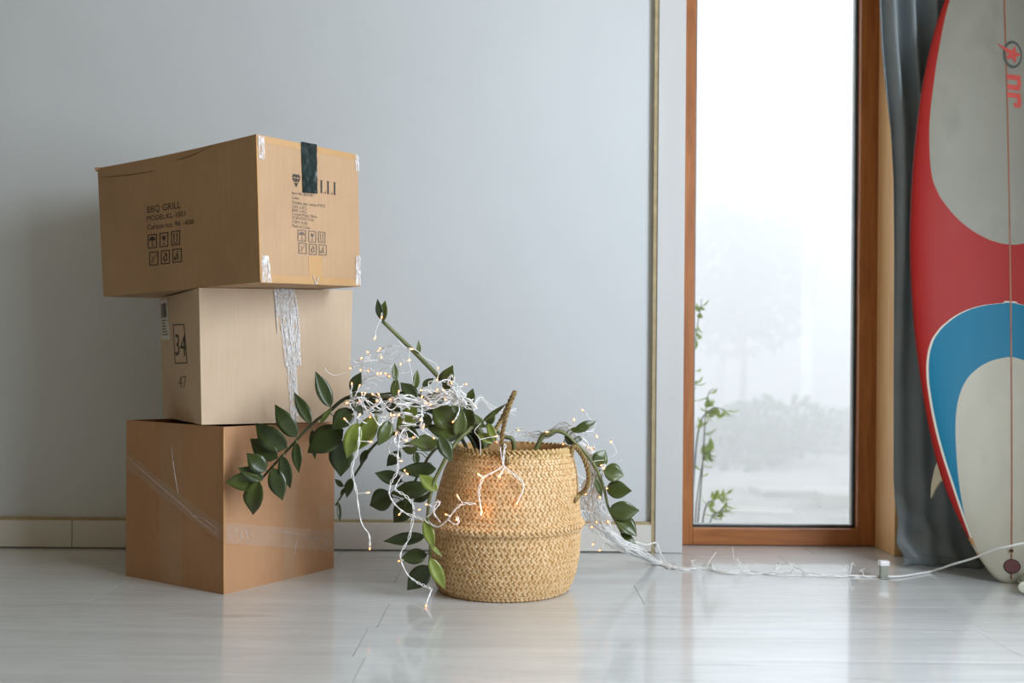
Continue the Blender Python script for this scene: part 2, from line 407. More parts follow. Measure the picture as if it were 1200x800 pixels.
# shrub against the outside of the window
def leaf_geo(mb, base, tip, width, hint, fold=.25, curl=.12, thick=.0006, nt=9, mi=0, sharp=1.0):
    base, tip = Vector(base), Vector(tip); L = tip-base; ln = L.length; d = L/ln
    n = Vector(hint); n = n-d*n.dot(d)
    n = n.normalized() if n.length > 1e-5 else d.orthogonal().normalized()
    side = d.cross(n)
    sv = (-1, -.55, 0, .55, 1); rows = []
    for off in (thick*.5, -thick*.5):
        g = []
        for i in range(nt+1):
            t = i/nt; w = width*.5*(math.sin(math.pi*(t*.97+.015)**.84)**(.72+.42*t)) if 0 < i < nt else width*.02
            for s_ in sv:
                g.append(base+L*t+side*(s_*w)+n*(fold*abs(s_)*w+curl*ln*math.sin(math.pi*t)*(.6 if t < .5 else .8)-curl*ln*.25*t*t+off))
        rows.append(g)
    N = len(rows[0]); vs = rows[0]+rows[1]; fs = []
    for i in range(nt):
        for j in range(4):
            a = i*5+j; fs.append((a, a+1, a+6, a+5)); fs.append((N+a+5, N+a+6, N+a+1, N+a))
    for i in range(nt):
        a = i*5; fs.append((a+5, N+a+5, N+a, a)); fs.append((a+4, N+a+4, N+a+9, a+9))
    mb.add(vs, fs, mi)
lm = MB(); leaf_geo(lm, (0, 0, 0), (0, 0, .055), .026, (0, -1, 0), nt=6); leaf_mesh = lm.mesh('leaf', M['shrub_leaf'], True)
sh = thing('garden_shrub', 'yellow-green leafy shrub close against the outside of the window', 'shrub', (.72, 3.95, GZ))
rnd = random.Random(12)
SY = 3.95
for pts in ([(800, 690), (812, 560), (818, 470), (826, 455)], [(806, 690), (815, 600), (828, 585), (838, 578)], [(797, 690), (806, 520), (822, 480), (845, 482)], [(808, 690), (822, 612), (832, 600), (842, 590)], [(795, 690), (800, 560), (803, 420), (812, 350)], [(800, 690), (806, 590), (815, 535), (822, 528)]):
    P = [at(px+10, py, SY+rnd.uniform(-.12, .15)) for px, py in pts]; cur = spline(P, 8)
    b = MB(); b.tube(cur, lambda q: .004*(1-.7*q), 5); world_child(b.build('branch', M['bark'], None, smooth=True), sh)
    for i in range(18):
        q = cur[int(rnd.uniform(.42, 1)*(len(cur)-1))]
        o = link('leaf', leaf_mesh); o.location = q
        d = Vector((rnd.gauss(.45, .7), rnd.gauss(0, .5), rnd.gauss(.15, .6))).normalized()
        o.rotation_euler = d.to_track_quat('Z', 'Y').to_euler(); s_ = rnd.uniform(.6, 1.05); o.scale = (s_, s_, s_)
        world_child(o, sh)
# fog over the garden
def fog_mat():
    mt = bpy.data.materials.new('garden_fog'); mt.use_nodes = True; t = mt.node_tree; t.nodes.clear()
    v = t.nodes.new('ShaderNodeVolumeScatter'); v.inputs['Density'].default_value = 0.24; v.inputs['Anisotropy'].default_value = 0.0
    v.inputs['Color'].default_value = (.995, .998, 1, 1); o = t.nodes.new('ShaderNodeOutputMaterial'); t.links.new(v.outputs[0], o.inputs['Volume']); return mt
b = MB(); b.box((-30, 3.6, -2), (45, 40, 4.2)); fog = b.build('fog', fog_mat(), kind='stuff')
tag(fog, 'pale morning fog hanging over the garden outside', 'fog')

# ------------------------------------------------------------------ cardboard boxes
class Box:
    def __init__(s, corners, bulge, sag=0.0):
        s.sag = sag; s.c = [Vector(c) for c in corners]; s.bulge = bulge; c = s.c
        s.faces = {'L': (c[1], c[0], c[4], c[5]), 'R': (c[0], c[3], c[7], c[4]), 'K': (c[2], c[1], c[5], c[6]), 'Q': (c[3], c[2], c[6], c[7]), 'T': (c[4], c[7], c[6], c[5]), 'B': (c[1], c[2], c[3], c[0])}
    def normal(s, f):
        a, b_, c_, d = s.faces[f]; return (b_-a).cross(d-a).normalized()
    def pt(s, f, u, v, off=0.0):
        a, b_, c_, d = s.faces[f]
        bl = s.bulge*math.sin(math.pi*min(1, max(0, u)))*math.sin(math.pi*min(1, max(0, v))) if f in 'LRKQ' else 0
        q = (a*(1-u)+b_*u)*(1-v)+(d*(1-u)+c_*u)*v+s.normal(f)*(off+bl)
        if s.sag and f in 'LT': q.z -= s.sag*(math.sin(math.pi*u)*max(0, v) if f == 'L' else math.sin(math.pi*v)*(1-u))
        return q
    def uv(s, f, px, py):
        u = v = .5
        for _ in range(12):
            x, y = proj(s.pt(f, u, v)); x1, y1 = proj(s.pt(f, u+1e-3, v)); x2, y2 = proj(s.pt(f, u, v+1e-3))
            a, b_, c_, d = (x1-x)/1e-3, (x2-x)/1e-3, (y1-y)/1e-3, (y2-y)/1e-3; det = a*d-b_*c_
            ex, ey = px-x, py-y; u += (d*ex-b_*ey)/det; v += (-c_*ex+a*ey)/det
        return u, v
    def body(s, mb, n=14):
        for f in 'LRKQTB': mb.grid(lambda u, v, f=f: s.pt(f, u, v), n, n)
def patch(bx, f, quad, mat, name, parent, off=.0009, n=(8, 8), crumple=0.0, seed=0, px=True):
    """thin sheet stuck on a face; quad = bottom-left, bottom-right, top-right, top-left"""
    q = [bx.uv(f, *p) if px else p for p in quad]; rnd = random.Random(seed)
    tbl = [[rnd.random() for _ in range(n[0]+1)] for _ in range(n[1]+1)]
    def pos(u, v, extra):
        a = [(q[0][i]*(1-u)+q[1][i]*u)*(1-v)+(q[3][i]*(1-u)+q[2][i]*u)*v for i in (0, 1)]
        c = crumple*tbl[round(v*n[1])][round(u*n[0])]
        return bx.pt(f, a[0], a[1], extra+c)
    b = MB(); b.grid(lambda u, v: pos(u, v, off), *n)
    return world_child(b.build(name, mat, None, smooth=True), parent)
def text_mesh(txt):
    cu = bpy.data.curves.new('lettering', 'FONT'); cu.body = txt; cu.size = 1; cu.resolution_u = 3
    o = bpy.data.objects.new('lettering', cu); COL.objects.link(o); dg = bpy.context.evaluated_depsgraph_get()
    me = o.evaluated_get(dg).to_mesh(); vs = [v.co.copy() for v in me.vertices]; fs = [tuple(p.vertices) for p in me.polygons]
    o.evaluated_get(dg).to_mesh_clear(); bpy.data.objects.remove(o); bpy.data.curves.remove(cu)
    return vs, fs
def printed(bx, f, txt, start, end, hpx, mat, parent, name='printed_text', off=.0006):
    vs, fs = text_mesh(txt); W = max(v.x for v in vs); cap = .7
    a = bx.uv(f, *start); e = bx.uv(f, *end); top = bx.uv(f, start[0], start[1]-hpx); hv = top[1]-a[1]
    b = MB(); b.add([bx.pt(f, a[0]+(e[0]-a[0])*v.x/W, a[1]+(e[1]-a[1])*v.x/W+hv*v.y/cap, off) for v in vs], fs)
    return world_child(b.build(name, mat, None), parent)
def shape2d(mb, bx, f, rect, polys, off=.0006):
    """polys in 0..1 of the cell rect (px corners bl, br, tr, tl)"""
    q = [bx.uv(f, *p) for p in rect]
    def pp(x, y):
        a = [(q[0][i]*(1-x)+q[1][i]*x)*(1-y)+(q[3][i]*(1-x)+q[2][i]*x)*y for i in (0, 1)]; return bx.pt(f, a[0], a[1], off)
    for poly in polys: mb.add([pp(x, y) for x, y in poly], [tuple(range(len(poly)))])
def line(x0, y0, x1, y1, w, asp=1.0):
    dx, dy = x1-x0, y1-y0; l = math.hypot(dx, dy); nx, ny = -dy/l*w/2, dx/l*w/2
    return [(x0+nx, y0+ny), (x0-nx, y0-ny), (x1-nx, y1-ny), (x1+nx, y1+ny)]
FRAME = [line(0, .035, 1, .035, .07), line(0, .965, 1, .965, .07), line(.05, 0, .05, 1, .1), line(.95, 0, .95, 1, .1)]
def arc(cx, cy, r, a0, a1, n=10, ry=None): return [(cx+r*math.cos(math.radians(a0+(a1-a0)*i/n)), cy+(ry or r)*math.sin(math.radians(a0+(a1-a0)*i/n))) for i in range(n+1)]
ICONS = {
 'umbrella': [arc(.5, .55, .34, 0, 180, 10, .28), line(.5, .55, .5, .18, .06), line(.5, .18, .62, .18, .06), line(.62, .18, .62, .26, .06)],
 'fragile': [[(.25, .8), (.38, .48), (.62, .48), (.75, .8), (.58, .72), (.5, .82), (.42, .72)], line(.5, .48, .5, .24, .06), line(.35, .2, .65, .2, .06)],
 'this_way_up': [line(.33, .24, .33, .75, .09), line(.67, .24, .67, .75, .09), [(.22, .7), (.44, .7), (.33, .86)], [(.56, .7), (.78, .7), (.67, .86)], line(.22, .17, .78, .17, .05)],
 'no_hooks': [line(.2, .2, .8, .8, .05), line(.3, .7, .45, .45, .05), line(.45, .45, .6, .62, .05), line(.25, .3, .5, .25, .05)],
 'recycle': [line(.3, .35, .42, .62, .13), line(.45, .78, .6, .68, .14), line(.58, .72, .68, .5, .13), line(.7, .42, .58, .26, .14), line(.52, .24, .34, .24, .13), line(.3, .4, .24, .3, .1)],
 'keep_tidy': [arc(.55, .8, .07, 0, 360, 8), line(.55, .7, .55, .42, .12), line(.55, .62, .34, .5, .07), line(.55, .44, .66, .2, .08), line(.53, .44, .46, .2, .08), [(.2, .2), (.36, .2), (.38, .42), (.18, .42)]],
}
def icons(bx, f, cells, mat, parent):
    for nm, (x0, y0, x1, y1, sl) in zip(('umbrella', 'fragile', 'this_way_up', 'no_hooks', 'recycle', 'keep_tidy'), cells):
        b = MB(); shape2d(b, bx, f, [(x0, y1), (x1, y1+sl), (x1, y0+sl), (x0, y0)], FRAME+ICONS[nm])
        world_child(b.build(nm+'_symbol', mat, None), parent)
def flaps(bx, parent, mat, drop=0.0, gap=.004, thick=.003):
    """two long closing flaps on the top"""
    a, b_, c_, d = [Vector(v) for v in bx.faces['T']]      # near, right, back, left
    nrm = Vector((0, 0, 1))
    for s_ in (0, 1):
        m_ = MB(); lo, hi = ((0.004, .5-gap) if s_ == 0 else (.5+gap, .996))
        P = lambda u, v: (a*(1-u)+b_*u)*(1-v)+(d*(1-u)+c_*u)*v
        top = [P(lo, .004), P(hi, .004), P(hi, .996), P(lo, .996)]
        sag = -.006
        vs = []
        for zoff in (0.0, -thick):
            for i, p in enumerate(top):
                inner = (i in (1, 2)) if s_ == 0 else (i in (0, 3)); vs.append(p+nrm*(zoff-drop+(sag if inner else 0)+.0002))
        m_.add(vs, [(0, 1, 2, 3), (7, 6, 5, 4), (0, 4, 5, 1), (1, 5, 6, 2), (2, 6, 7, 3), (3, 7, 4, 0)])
        world_child(m_.build('top_flap', mat, None), parent)
def carton(name, label, bx, mat, opened=False):
    c = sum((bx.c[i] for i in range(4)), Vector())/4
    t = thing(name, label, 'box', (c.x, c.y, min(v.z for v in bx.c[:4])))
    b = MB()
    if not opened: bx.body(b); o = b.build('carton_body', mat, None, smooth=False, weld=True)
    else:
        th = .005; n = 14
        for f in 'LRKQB': b.grid(lambda u, v, f=f: bx.pt(f, u, v), n, n)
        cen = sum(bx.c, Vector())/8
        for f in 'LRKQ':   # inner walls and the raw top edge
            def inn(u, v, f=f):
                q = bx.pt(f, .02+.96*u, v) if False else bx.pt(f, u, v); k = cen-q; k.z = 0; return q+k.normalized()*th
            b.grid(lambda u, v, f=f: inn(1-u, .8+.2*v), n, 3, 1)
            b.grid(lambda u, v, f=f: bx.pt(f, u, 1)*(1-v)+inn(u, 1)*v, n, 1, 2)
        o = b.build('carton_body', [mat, M['liner'], M['edge']], None, weld=True)
    world_child(o, t); return t

# lowest box
b3 = Box([(-.6863, 2.3855, 0), (-.9999, 2.5875, 0), (-.7937, 2.9, 0), (-.4801, 2.707, 0), (-.6895, 2.3855, .4014), (-1.0008, 2.5875, .4046), (-.7922, 2.9, .4009), (-.4809, 2.707, .3985)], .004)
c3 = carton('cardboard_box', 'orange-brown cardboard box wrapped with clear film, on the floor under the other two', b3, M['card3'], True)
flaps(b3, c3, M['card3'], drop=.010)
for f, q in (('L', [(189, 689), (215, 694.5), (215, 497), (189, 495)]), ('R', [(330, 680), (346, 676), (347, 497), (331, 498)])):
    patch(b3, f, q, M['clear'], 'clear_tape', c3, n=(4, 24), crumple=.0012, seed=3)
patch(b3, 'L', [(148, 546), (261, 635), (261, 615), (148, 528)], M['film'], 'stretch_film', c3, n=(30, 3), crumple=.003, seed=5, off=.0016)
patch(b3, 'R', [(263, 636), (391, 646), (391, 622), (263, 612)], M['film'], 'stretch_film', c3, n=(30, 5), crumple=.003, seed=6, off=.0016)
patch(b3, 'R', [(372, 612), (391, 608), (391, 590), (372, 592)], M['clear'], 'clear_tape', c3, n=(5, 5), crumple=.0015, seed=7, off=.003)
def crease(bx, f, pts, parent, r=.00055, mat='torn', name='film_crease_glint', off=.003):  # film creases drawn as white tubes in place of their glints
    P = [bx.pt(f, *bx.uv(f, *p), off) for p in pts]; b = MB(); b.tube(spline(P, 5), lambda q: r*(1-abs(2*q-1)**3*.7), 5)
    world_child(b.build(name, M[mat], None, smooth=True), parent)
crease(b3, 'L', [(148.5, 534), (180, 562), (215, 592), (236, 611), (258, 626)], c3)
crease(b3, 'L', [(222, 602), (240, 608), (256, 620)], c3)
crease(b3, 'L', [(202, 524), (205, 550), (210, 580)], c3, .0009)
crease(b3, 'R', [(306, 621), (330, 623), (360, 628), (385, 634)], c3)
rnd = random.Random(5)
for i in range(8):
    x = 265+rnd.uniform(0, 34); y = 617+rnd.uniform(-1, 9); crease(b3, 'R', [(x, y), (x+rnd.uniform(-3, 4), y+rnd.uniform(2, 5)), (x+rnd.uniform(-5, 7), y+rnd.uniform(6, 10))], c3, rnd.uniform(.0004, .0008))
for p in ([(378, 633), (384, 638), (389, 634)], [(347, 632), (345, 640), (344, 650)]): crease(b3, 'R', p, c3, .0007)

# middle box
b2 = Box([(-.7472, 2.40, .4052), (-.9601, 2.7437, .4056), (-.6364, 2.935, .4050), (-.4235, 2.5972, .4050), (-.756, 2.40, .7354), (-.9721, 2.7437, .7300), (-.6335, 2.935, .7390), (-.4174, 2.5972, .7470)], .005)
c2 = carton('cardboard_box', 'pale beige cardboard box marked 34, in the middle of the stack', b2, M['card2'])
flaps(b2, c2, M['card2'])
lab = patch(b2, 'L', [(189.5, 398), (199.5, 397.5), (196, 350), (188, 353)], M['paper'], 'shipping_label', c2, n=(3, 8))
b = MB(); rnd = random.Random(2)
bars = [line(.15+.1*i*.7, .55, .15+.1*i*.7, .92, rnd.uniform(.02, .05)) for i in range(10)]+[line(.15, .48-.07*i, rnd.uniform(.5, .9), .48-.07*i, .03) for i in range(6)]
shape2d(b, b2, 'L', [(189.5, 398), (199.5, 397.5), (196, 350), (188, 353)], bars, .0016); b.build('label_print', M['ink_grey'], lab)
fr = [line(0, .012, 1, .012, .03), line(0, .988, 1, .988, .03), line(.03, 0, .03, 1, .07), line(.97, 0, .97, 1, .07)]
b = MB(); shape2d(b, b2, 'L', [(205, 426), (219.7, 425.5), (216, 379.5), (202.5, 380)], fr); world_child(b.build('number_frame', M['ink'], None), c2)
printed(b2, 'L', '34', (204.8, 416), (218, 417), 25, M['ink'], c2, 'number_34')
printed(b2, 'L', '47', (209.5, 454), (219, 454.5), 14, M['ink_faint'], c2, 'faint_number')
# torn clear tape running down the front, its glints painted white
patch(b2, 'R', [(324, 372), (350, 372), (345, 338.5), (320, 338.5)], M['torn'], 'torn_tape', c2, n=(10, 12), crumple=.004, seed=1, off=.0012)
patch(b2, 'R', [(334, 430), (352, 428), (350, 370), (327, 370)], M['torn'], 'torn_tape', c2, n=(8, 16), crumple=.004, seed=8, off=.0012)
patch(b2, 'R', [(340, 493), (350, 493), (347, 428), (336, 430)], M['torn'], 'torn_tape', c2, n=(5, 18), crumple=.003, seed=4, off=.0012)
for i, p in enumerate([[(322, 346), (323, 366), (325, 392)], [(344, 342), (348, 370), (351, 406)], [(332, 345), (338, 385), (344, 428)], [(328, 350), (333, 390), (341, 440)], [(338, 360), (345, 395), (349, 430)], [(341, 420), (344, 455), (346, 480)], [(323, 343), (334, 341), (344, 344)]]):
    crease(b2, 'R', p, c2, .0014, off=.003)

# top box
b1 = Box([(-.5725, 2.26, .7385), (-1.114, 2.7112, .7330), (-.9229, 2.935, .7425), (-.3813, 2.4921, .7485), (-.5848, 2.26, 1.0743), (-1.1331, 2.7112, 1.0826), (-.9385, 2.935, 1.0871), (-.3903, 2.4921, 1.0788)], .004, .004)
c1 = carton('cardboard_box', 'large tan cardboard box printed BBQ GRILL, on top of the stack', b1, M['card1'])
flaps(b1, c1, M['card1'], drop=.012)
printed(b1, 'L', 'BBQ GRILL', (172, 249.5), (212, 243.5), 7.6, M['ink'], c1)
printed(b1, 'L', 'MODEL:KL-1001', (172, 259), (217, 253), 6, M['ink'], c1)
printed(b1, 'L', 'Carton no: 96 -400', (172.5, 269.3), (227, 262.5), 6, M['ink'], c1)
icons(b1, 'L', [(173, 275, 183.8, 291.4, -1.3), (187, 273, 197.2, 290, -1.3), (200.5, 271, 211, 288, -1.3), (174.8, 295.2, 185.6, 311.5, -1.0), (188.5, 293.5, 199, 309.8, -1.0), (202, 291.8, 213, 308, -1.0)], M['ink'], c1)
lines = [('Item No: BLA 001', 225.7, 366.6), ('Color:', 231.2, 350.6), ('Quality: per carton 0 PCS', 236.6, 380.6), ('GW: x KG', 241.6, 359), ('NW: x KG', 245.9, 359), ('Carton Meas: 50cm', 250, 371), ('55.50x57x27.5 cm', 254.3, 367.5), ('CBM: 0.06', 259.3, 360), ('Made in China', 264, 363)]
for tx, y, xe in lines: printed(b1, 'R', tx, (341.8, y+1.8), (xe, y+1.8+(xe-341.8)*.13), 3.6, M['ink_grey'], c1, off=.0006)
icons(b1, 'R', [(348.4, 268.8, 358.2, 282.2, .9), (361, 270.2, 370.2, 283.4, .9), (372.4, 271.2, 381, 284.2, .8), (349.3, 284, 359, 297, .7), (361.6, 285.3, 370.8, 298, .7), (373.2, 286.2, 382.4, 298.8, .6)], M['ink_grey'], c1)
b = MB()
gem = [[(.2, 1), (.36, 1), (.30, .76), (.03, .76)], [(.40, 1), (.60, 1), (.66, .76), (.34, .76)], [(.64, 1), (.8, 1), (.97, .76), (.70, .76)],
       [(.04, .70), (.29, .70), (.38, .42), (.24, .42)], [(.34, .70), (.66, .70), (.58, .42), (.42, .42)], [(.71, .70), (.96, .70), (.76, .42), (.62, .42)],
       [(.28, .36), (.40, .36), (.47, .06), (.45, .06)], [(.44, .36), (.56, .36), (.5, .02)], [(.60, .36), (.72, .36), (.55, .06), (.53, .06)]]
shape2d(b, b1, 'R', [(341.2, 219), (352.2, 220.6), (352.2, 205), (341.2, 203.4)], gem); world_child(b.build('diamond_emblem', M['ink'], None), c1)
# serif capitals beside the black tape
def serif(ch, x):
    st = [line(x+.1, 0, x+.1, 1, .08), line(x+.02, .012, x+.18, .012, .025), line(x+.02, .988, x+.18, .988, .025)]
    if ch == 'L': st += [line(x+.1, .012, x+.3, .012, .025), [(x+.27, 0), (x+.31, 0), (x+.32, .22), (x+.3, .22)]]
    return st
b = MB(); pol = serif('I', -.10)+serif('L', .14)+serif('L', .47)+serif('I', .8)
shape2d(b, b1, 'R', [(370.5, 225.2), (394, 228.6), (394, 213.8), (370.5, 210.4)], pol); world_child(b.build('brand_lettering', M['ink'], None), c1)
# tapes
patch(b1, 'R', [(303.5, 166), (419, 188), (419, 181.5), (300.8, 158)], M['tape'], 'packing_tape', c1, n=(16, 2), off=.0004)
patch(b1, 'R', [(305.6, 331), (422, 334.6), (421.6, 327.5), (305.2, 321.5)], M['tape'], 'packing_tape', c1, n=(16, 2), off=.0004)
patch(b1, 'R', [(362, 325), (378, 326), (377, 300), (361, 300)], M['tape'], 'packing_tape', c1, n=(3, 6), off=.0005)
patch(b1, 'R', [(354, 225.6), (371, 227), (370.3, 169.5), (352, 165.8)], M['black_tape'], 'black_tape', c1, n=(8, 20), crumple=.0022, seed=11, off=.0012)
o = patch(b1, 'T', [(.43, .001), (.585, .001), (.585, .28), (.43, .28)], M['black_tape'], 'black_tape', c1, n=(6, 12), crumple=.001, seed=12, off=.0016, px=False)
for q in ([(303, 186), (309.5, 187), (309, 160.5), (301.5, 159)], [(306, 330), (318, 331), (314, 300), (306, 299)], [(416, 333.5), (422, 334), (421.5, 300), (416, 299.5)], [(416, 200), (420, 200.6), (419.4, 182), (415, 181.4)]):
    patch(b1, 'R', q, M['torn'], 'clear_tape', c1, n=(4, 10), crumple=.002, seed=int(q[0][0]), off=.0012)
crease(b1, 'R', [(366, 322), (368, 330), (372, 334)], c1, .0012); crease(b1, 'R', [(372, 324), (371, 329), (368, 334)], c1, .0012)
crease(b1, 'L', [(117, 208), (150, 205), (182, 200)], c1, .0013, 'liner', 'crease_shade', .0)  # dark tubes laid in for the shade of the creases
crease(b1, 'L', [(205, 188), (225, 182), (248, 171)], c1, .0013, 'liner', 'crease_shade', .0)
b = MB(); cn = b1.c[5]; b.box((cn.x-.005, cn.y-.008, cn.z-.008), (cn.x+.008, cn.y+.006, cn.z+.002)); b.v = [(x+random.Random(i).uniform(-.003, .003), y, z+random.Random(i+9).uniform(-.003, .003)) for i, (x, y, z) in enumerate(b.v)]
world_child(b.build('crushed_corner', M['card1'], None, bevel=.002), c1)

for bx_, t_, z0_, z1_ in ((b1, c1, .02, .98), (b3, c3, .01, .995)):
    b = MB(); b.tube([bx_.c[0]*(1-q)+bx_.c[4]*q+Vector((0, -.0004, 0)) for q in [z0_+(z1_-z0_)*i/10 for i in range(11)]], .0016, 6); world_child(b.build('worn_edge', M['edge'], None, smooth=True), t_)

# ------------------------------------------------------------------ basket
BC = Vector((-.017, 2.48, 0)); LEAN = .022
PROF = [(0, .160), (.02, .171), (.05, .181), (.09, .187), (.13, .188), (.146, .1865), (.154, .188), (.159, .194), (.166, .1965), (.173, .193), (.180, .186), (.20, .182), (.227, .1775), (.26, .172), (.291, .166), (.32, .156), (.350, .1435)]
def br(z): return lerp1(PROF, z)
def bpos(th, z, off=0.0):
    r = br(z)+off; return Vector((BC.x+LEAN*(z/.35)**2*1.0+r*math.cos(th), BC.y+r*math.sin(th), z))
basket = thing('woven_basket', 'round straw-coloured woven belly basket with rope handles, standing on the floor', 'basket', BC)
b = MB(); n = 64; zs = [i*.35/60 for i in range(61)]
vs = [bpos(2*math.pi*k/n, z, -.002) for z in zs for k in range(n)]; nz = len(zs)
vi = [bpos(2*math.pi*k/n, .35-(.35-.012)*i/12, -.007) for i in range(13) for k in range(n)]
allv = vs+vi; R_ = nz+13
fs = [(i*n+k, i*n+(k+1) % n, (i+1)*n+(k+1) % n, (i+1)*n+k) for i in range(R_-1) for k in range(n)]
fs += [tuple(reversed(range(n))), tuple(range((R_-1)*n, R_*n))]
b.add(allv, fs); world_child(b.build('basket_wall', M['straw_d'], None, smooth=True), basket)
def stitch(mb, th, z, length, width, height, slant, base=0.0, flip=1):
    p = bpos(th, z, base); e1 = Vector((-math.sin(th), math.cos(th), 0)); up = (bpos(th, z+.003)-bpos(th, z-.003)).normalized(); nn = e1.cross(up).normalized()
    ca, sa = math.cos(slant), math.sin(slant); d = e1*ca+up*sa; s_ = nn.cross(d)
    h = height; l2, w2 = length/2, width/2
    V = [p-d*l2-s_*w2*.7, p+d*l2-s_*w2*.7, p+d*l2+s_*w2*.7, p-d*l2+s_*w2*.7, p-d*l2*.62-s_*w2*.55+nn*h*.8, p+d*l2*.62-s_*w2*.55+nn*h*.8, p+d*l2*.62+s_*w2*.55+nn*h*.8, p-d*l2*.62+s_*w2*.55+nn*h*.8]
    mb.add(V, [(4, 5, 6, 7), (0, 1, 5, 4), (1, 2, 6, 5), (2, 3, 7, 6), (3, 0, 4, 7)])
b = MB(); rnd = random.Random(9); z = .006; row = 0
while z < .338:
    dz = .0066; N_ = 92
    if .160 < z < .172: dz = .006
    for k in range(N_):
        th = 2*math.pi*(k+(.5 if (row//2) % 2 else 0))/N_+rnd.uniform(-.004, .004)
        stitch(b, th, z, .0135*(br(z)/.18)*rnd.uniform(.92, 1.08), .0084, .0024*rnd.uniform(.7, 1.3), math.radians(36 if row % 2 else -36)+rnd.uniform(-.12, .12), -.0015)
    z += dz; row += 1
world_child(b.build('weave', M['straw'], None, kind='stuff', smooth=False), basket)
b = MB()
for row, (z, sl) in enumerate(((.3395, 40), (.3485, -40))):
    for k in range(70):
        th = 2*math.pi*(k+.5*row)/70; stitch(b, th, z, .0155, .0085, .0045, math.radians(sl)+rnd.uniform(-.1, .1), .0005)
for k in range(62):
    a = 2*math.pi*k/62; p = bpos(a, .351, -.003); q = bpos(a+.15, .352, -.002); b.tube([p-Vector((0, 0, .004)), (p+q)/2+Vector((0, 0, .003)), q-Vector((0, 0, .004))], .0024, 6)
world_child(b.build('rim_braid', M['rim'], None, smooth=True), basket)
def rope(path, name, r=.0042):
    cur = spline(path, 14); b = MB(); N = len(cur)
    for s_ in range(3):
        pts = []; prev = None
        for i, p in enumerate(cur):
            t = (cur[min(i+1, N-1)]-cur[max(i-1, 0)]).normalized(); nr = t.cross(Vector((.3, 1, .2))).normalized(); bb = t.cross(nr)
            a = i*.62+s_*2.094; pts.append(p+(nr*math.cos(a)+bb*math.sin(a))*r*.9)
        b.tube(pts, r*.66, 7)
    world_child(b.build(name, M['rope'], None, smooth=True), basket)
thR = math.radians(-20)
def out(th, z, o): return bpos(th, z, o)
rope([out(thR, .335, .001), out(thR, .358, .012), at(683, 535, 2.43), at(689.5, 556, 2.42), at(687, 572, 2.42), at(677, 581, 2.425), out(math.radians(-26), .228, .001)], 'handle')
thF = math.radians(-93)
rope([out(thF, .322, .002), at(588, 522, 2.325), at(590, 500, 2.325), at(596, 478, 2.33), at(603, 460, 2.345), at(599, 466, 2.375), at(588, 490, 2.40), at(579, 506, 2.40), at(572, 524, 2.41), out(math.radians(-128), .335, -.002)], 'handle', .0038)

# ------------------------------------------------------------------ plant
plant = thing('potted_plant', 'drooping dark green glossy-leaved plant spilling out of the woven basket', 'plant', BC+Vector((0, 0, .014)))
b = MB(); b.lathe([(.085, .0), (.11, .20), (.116, .202), (.116, .212), (.108, .212), (.106, .195)], (BC.x, BC.y, .014), 32, 0, True); world_child(b.build('nursery_pot', M['pot'], None, smooth=False), plant)
b = MB(); b.lathe([(.104, .0), (.09, .006), (.05, .010), (.004, .012)], (BC.x, BC.y, .208), 24); world_child(b.build('soil', M['soil'], None, smooth=True), plant)
stem_pts = []
def stem(pts, r0, r1, mat='stem', root=True, nsub=8):
    P = [at(x, y, d) for x, y, d in pts]
    if root: P = [Vector((BC.x+(P[0].x-BC.x)*.35, BC.y+(P[0].y-BC.y)*.35, .215))]+P
    cur = spline(P, nsub); b = MB(); b.tube(cur, lambda q: r0+(r1-r0)*q, 8); stem_pts.extend(cur[nsub:] if root else cur)
    world_child(b.build('stem', M[mat], None, smooth=True), plant)
stem([(566, 514, 2.45), (545, 484, 2.44), (523, 453, 2.43), (507.6, 435, 2.425), (479, 406, 2.42), (448, 376, 2.41)], .0085, .0045)
stem([(560, 512, 2.44), (535, 497, 2.42), (500, 480, 2.40), (455, 466, 2.39), (410, 465, 2.385), (385, 482, 2.385), (365, 497, 2.385), (347, 516, 2.385), (325, 540, 2.385), (307, 560, 2.385)], .007, .0025, 'stem_d')
stem([(552, 514, 2.43), (520, 500, 2.44), (480, 502, 2.45), (441, 519, 2.46), (419, 551, 2.47), (405, 573, 2.475), (393, 592, 2.48)], .006, .002, 'stem_d')
stem([(560, 505, 2.42), (546, 507, 2.385), (530, 524, 2.365), (518, 545, 2.355), (507, 569, 2.35), (501, 602, 2.345), (504, 641, 2.35), (503, 664, 2.355)], .0062, .003)
stem([(555, 512, 2.45), (530, 515, 2.42), (508, 528, 2.41), (490, 556, 2.41), (476, 585, 2.415), (468, 600, 2.42)], .005, .002, 'stem_d')
stem([(632, 517, 2.46), (642, 509, 2.455), (651, 505, 2.455), (662, 508, 2.455), (675, 520, 2.455), (687, 532, 2.455), (698, 548, 2.46), (707, 570, 2.46), (713, 595, 2.465), (725, 618, 2.47), (731, 630, 2.47)], .0062, .0025)
stem([(602, 522, 2.42), (590, 511, 2.415), (578, 502, 2.41), (562, 498, 2.405), (548, 500, 2.405)], .006, .0035)
stem([(560, 505, 2.44), (548, 486, 2.43), (550, 474, 2.425)], .004, .002)
stem([(540, 512, 2.43), (516, 490, 2.42), (495, 465, 2.42), (470, 460, 2.42), (440, 462, 2.425), (414, 460, 2.43)], .005, .002, 'stem_d')
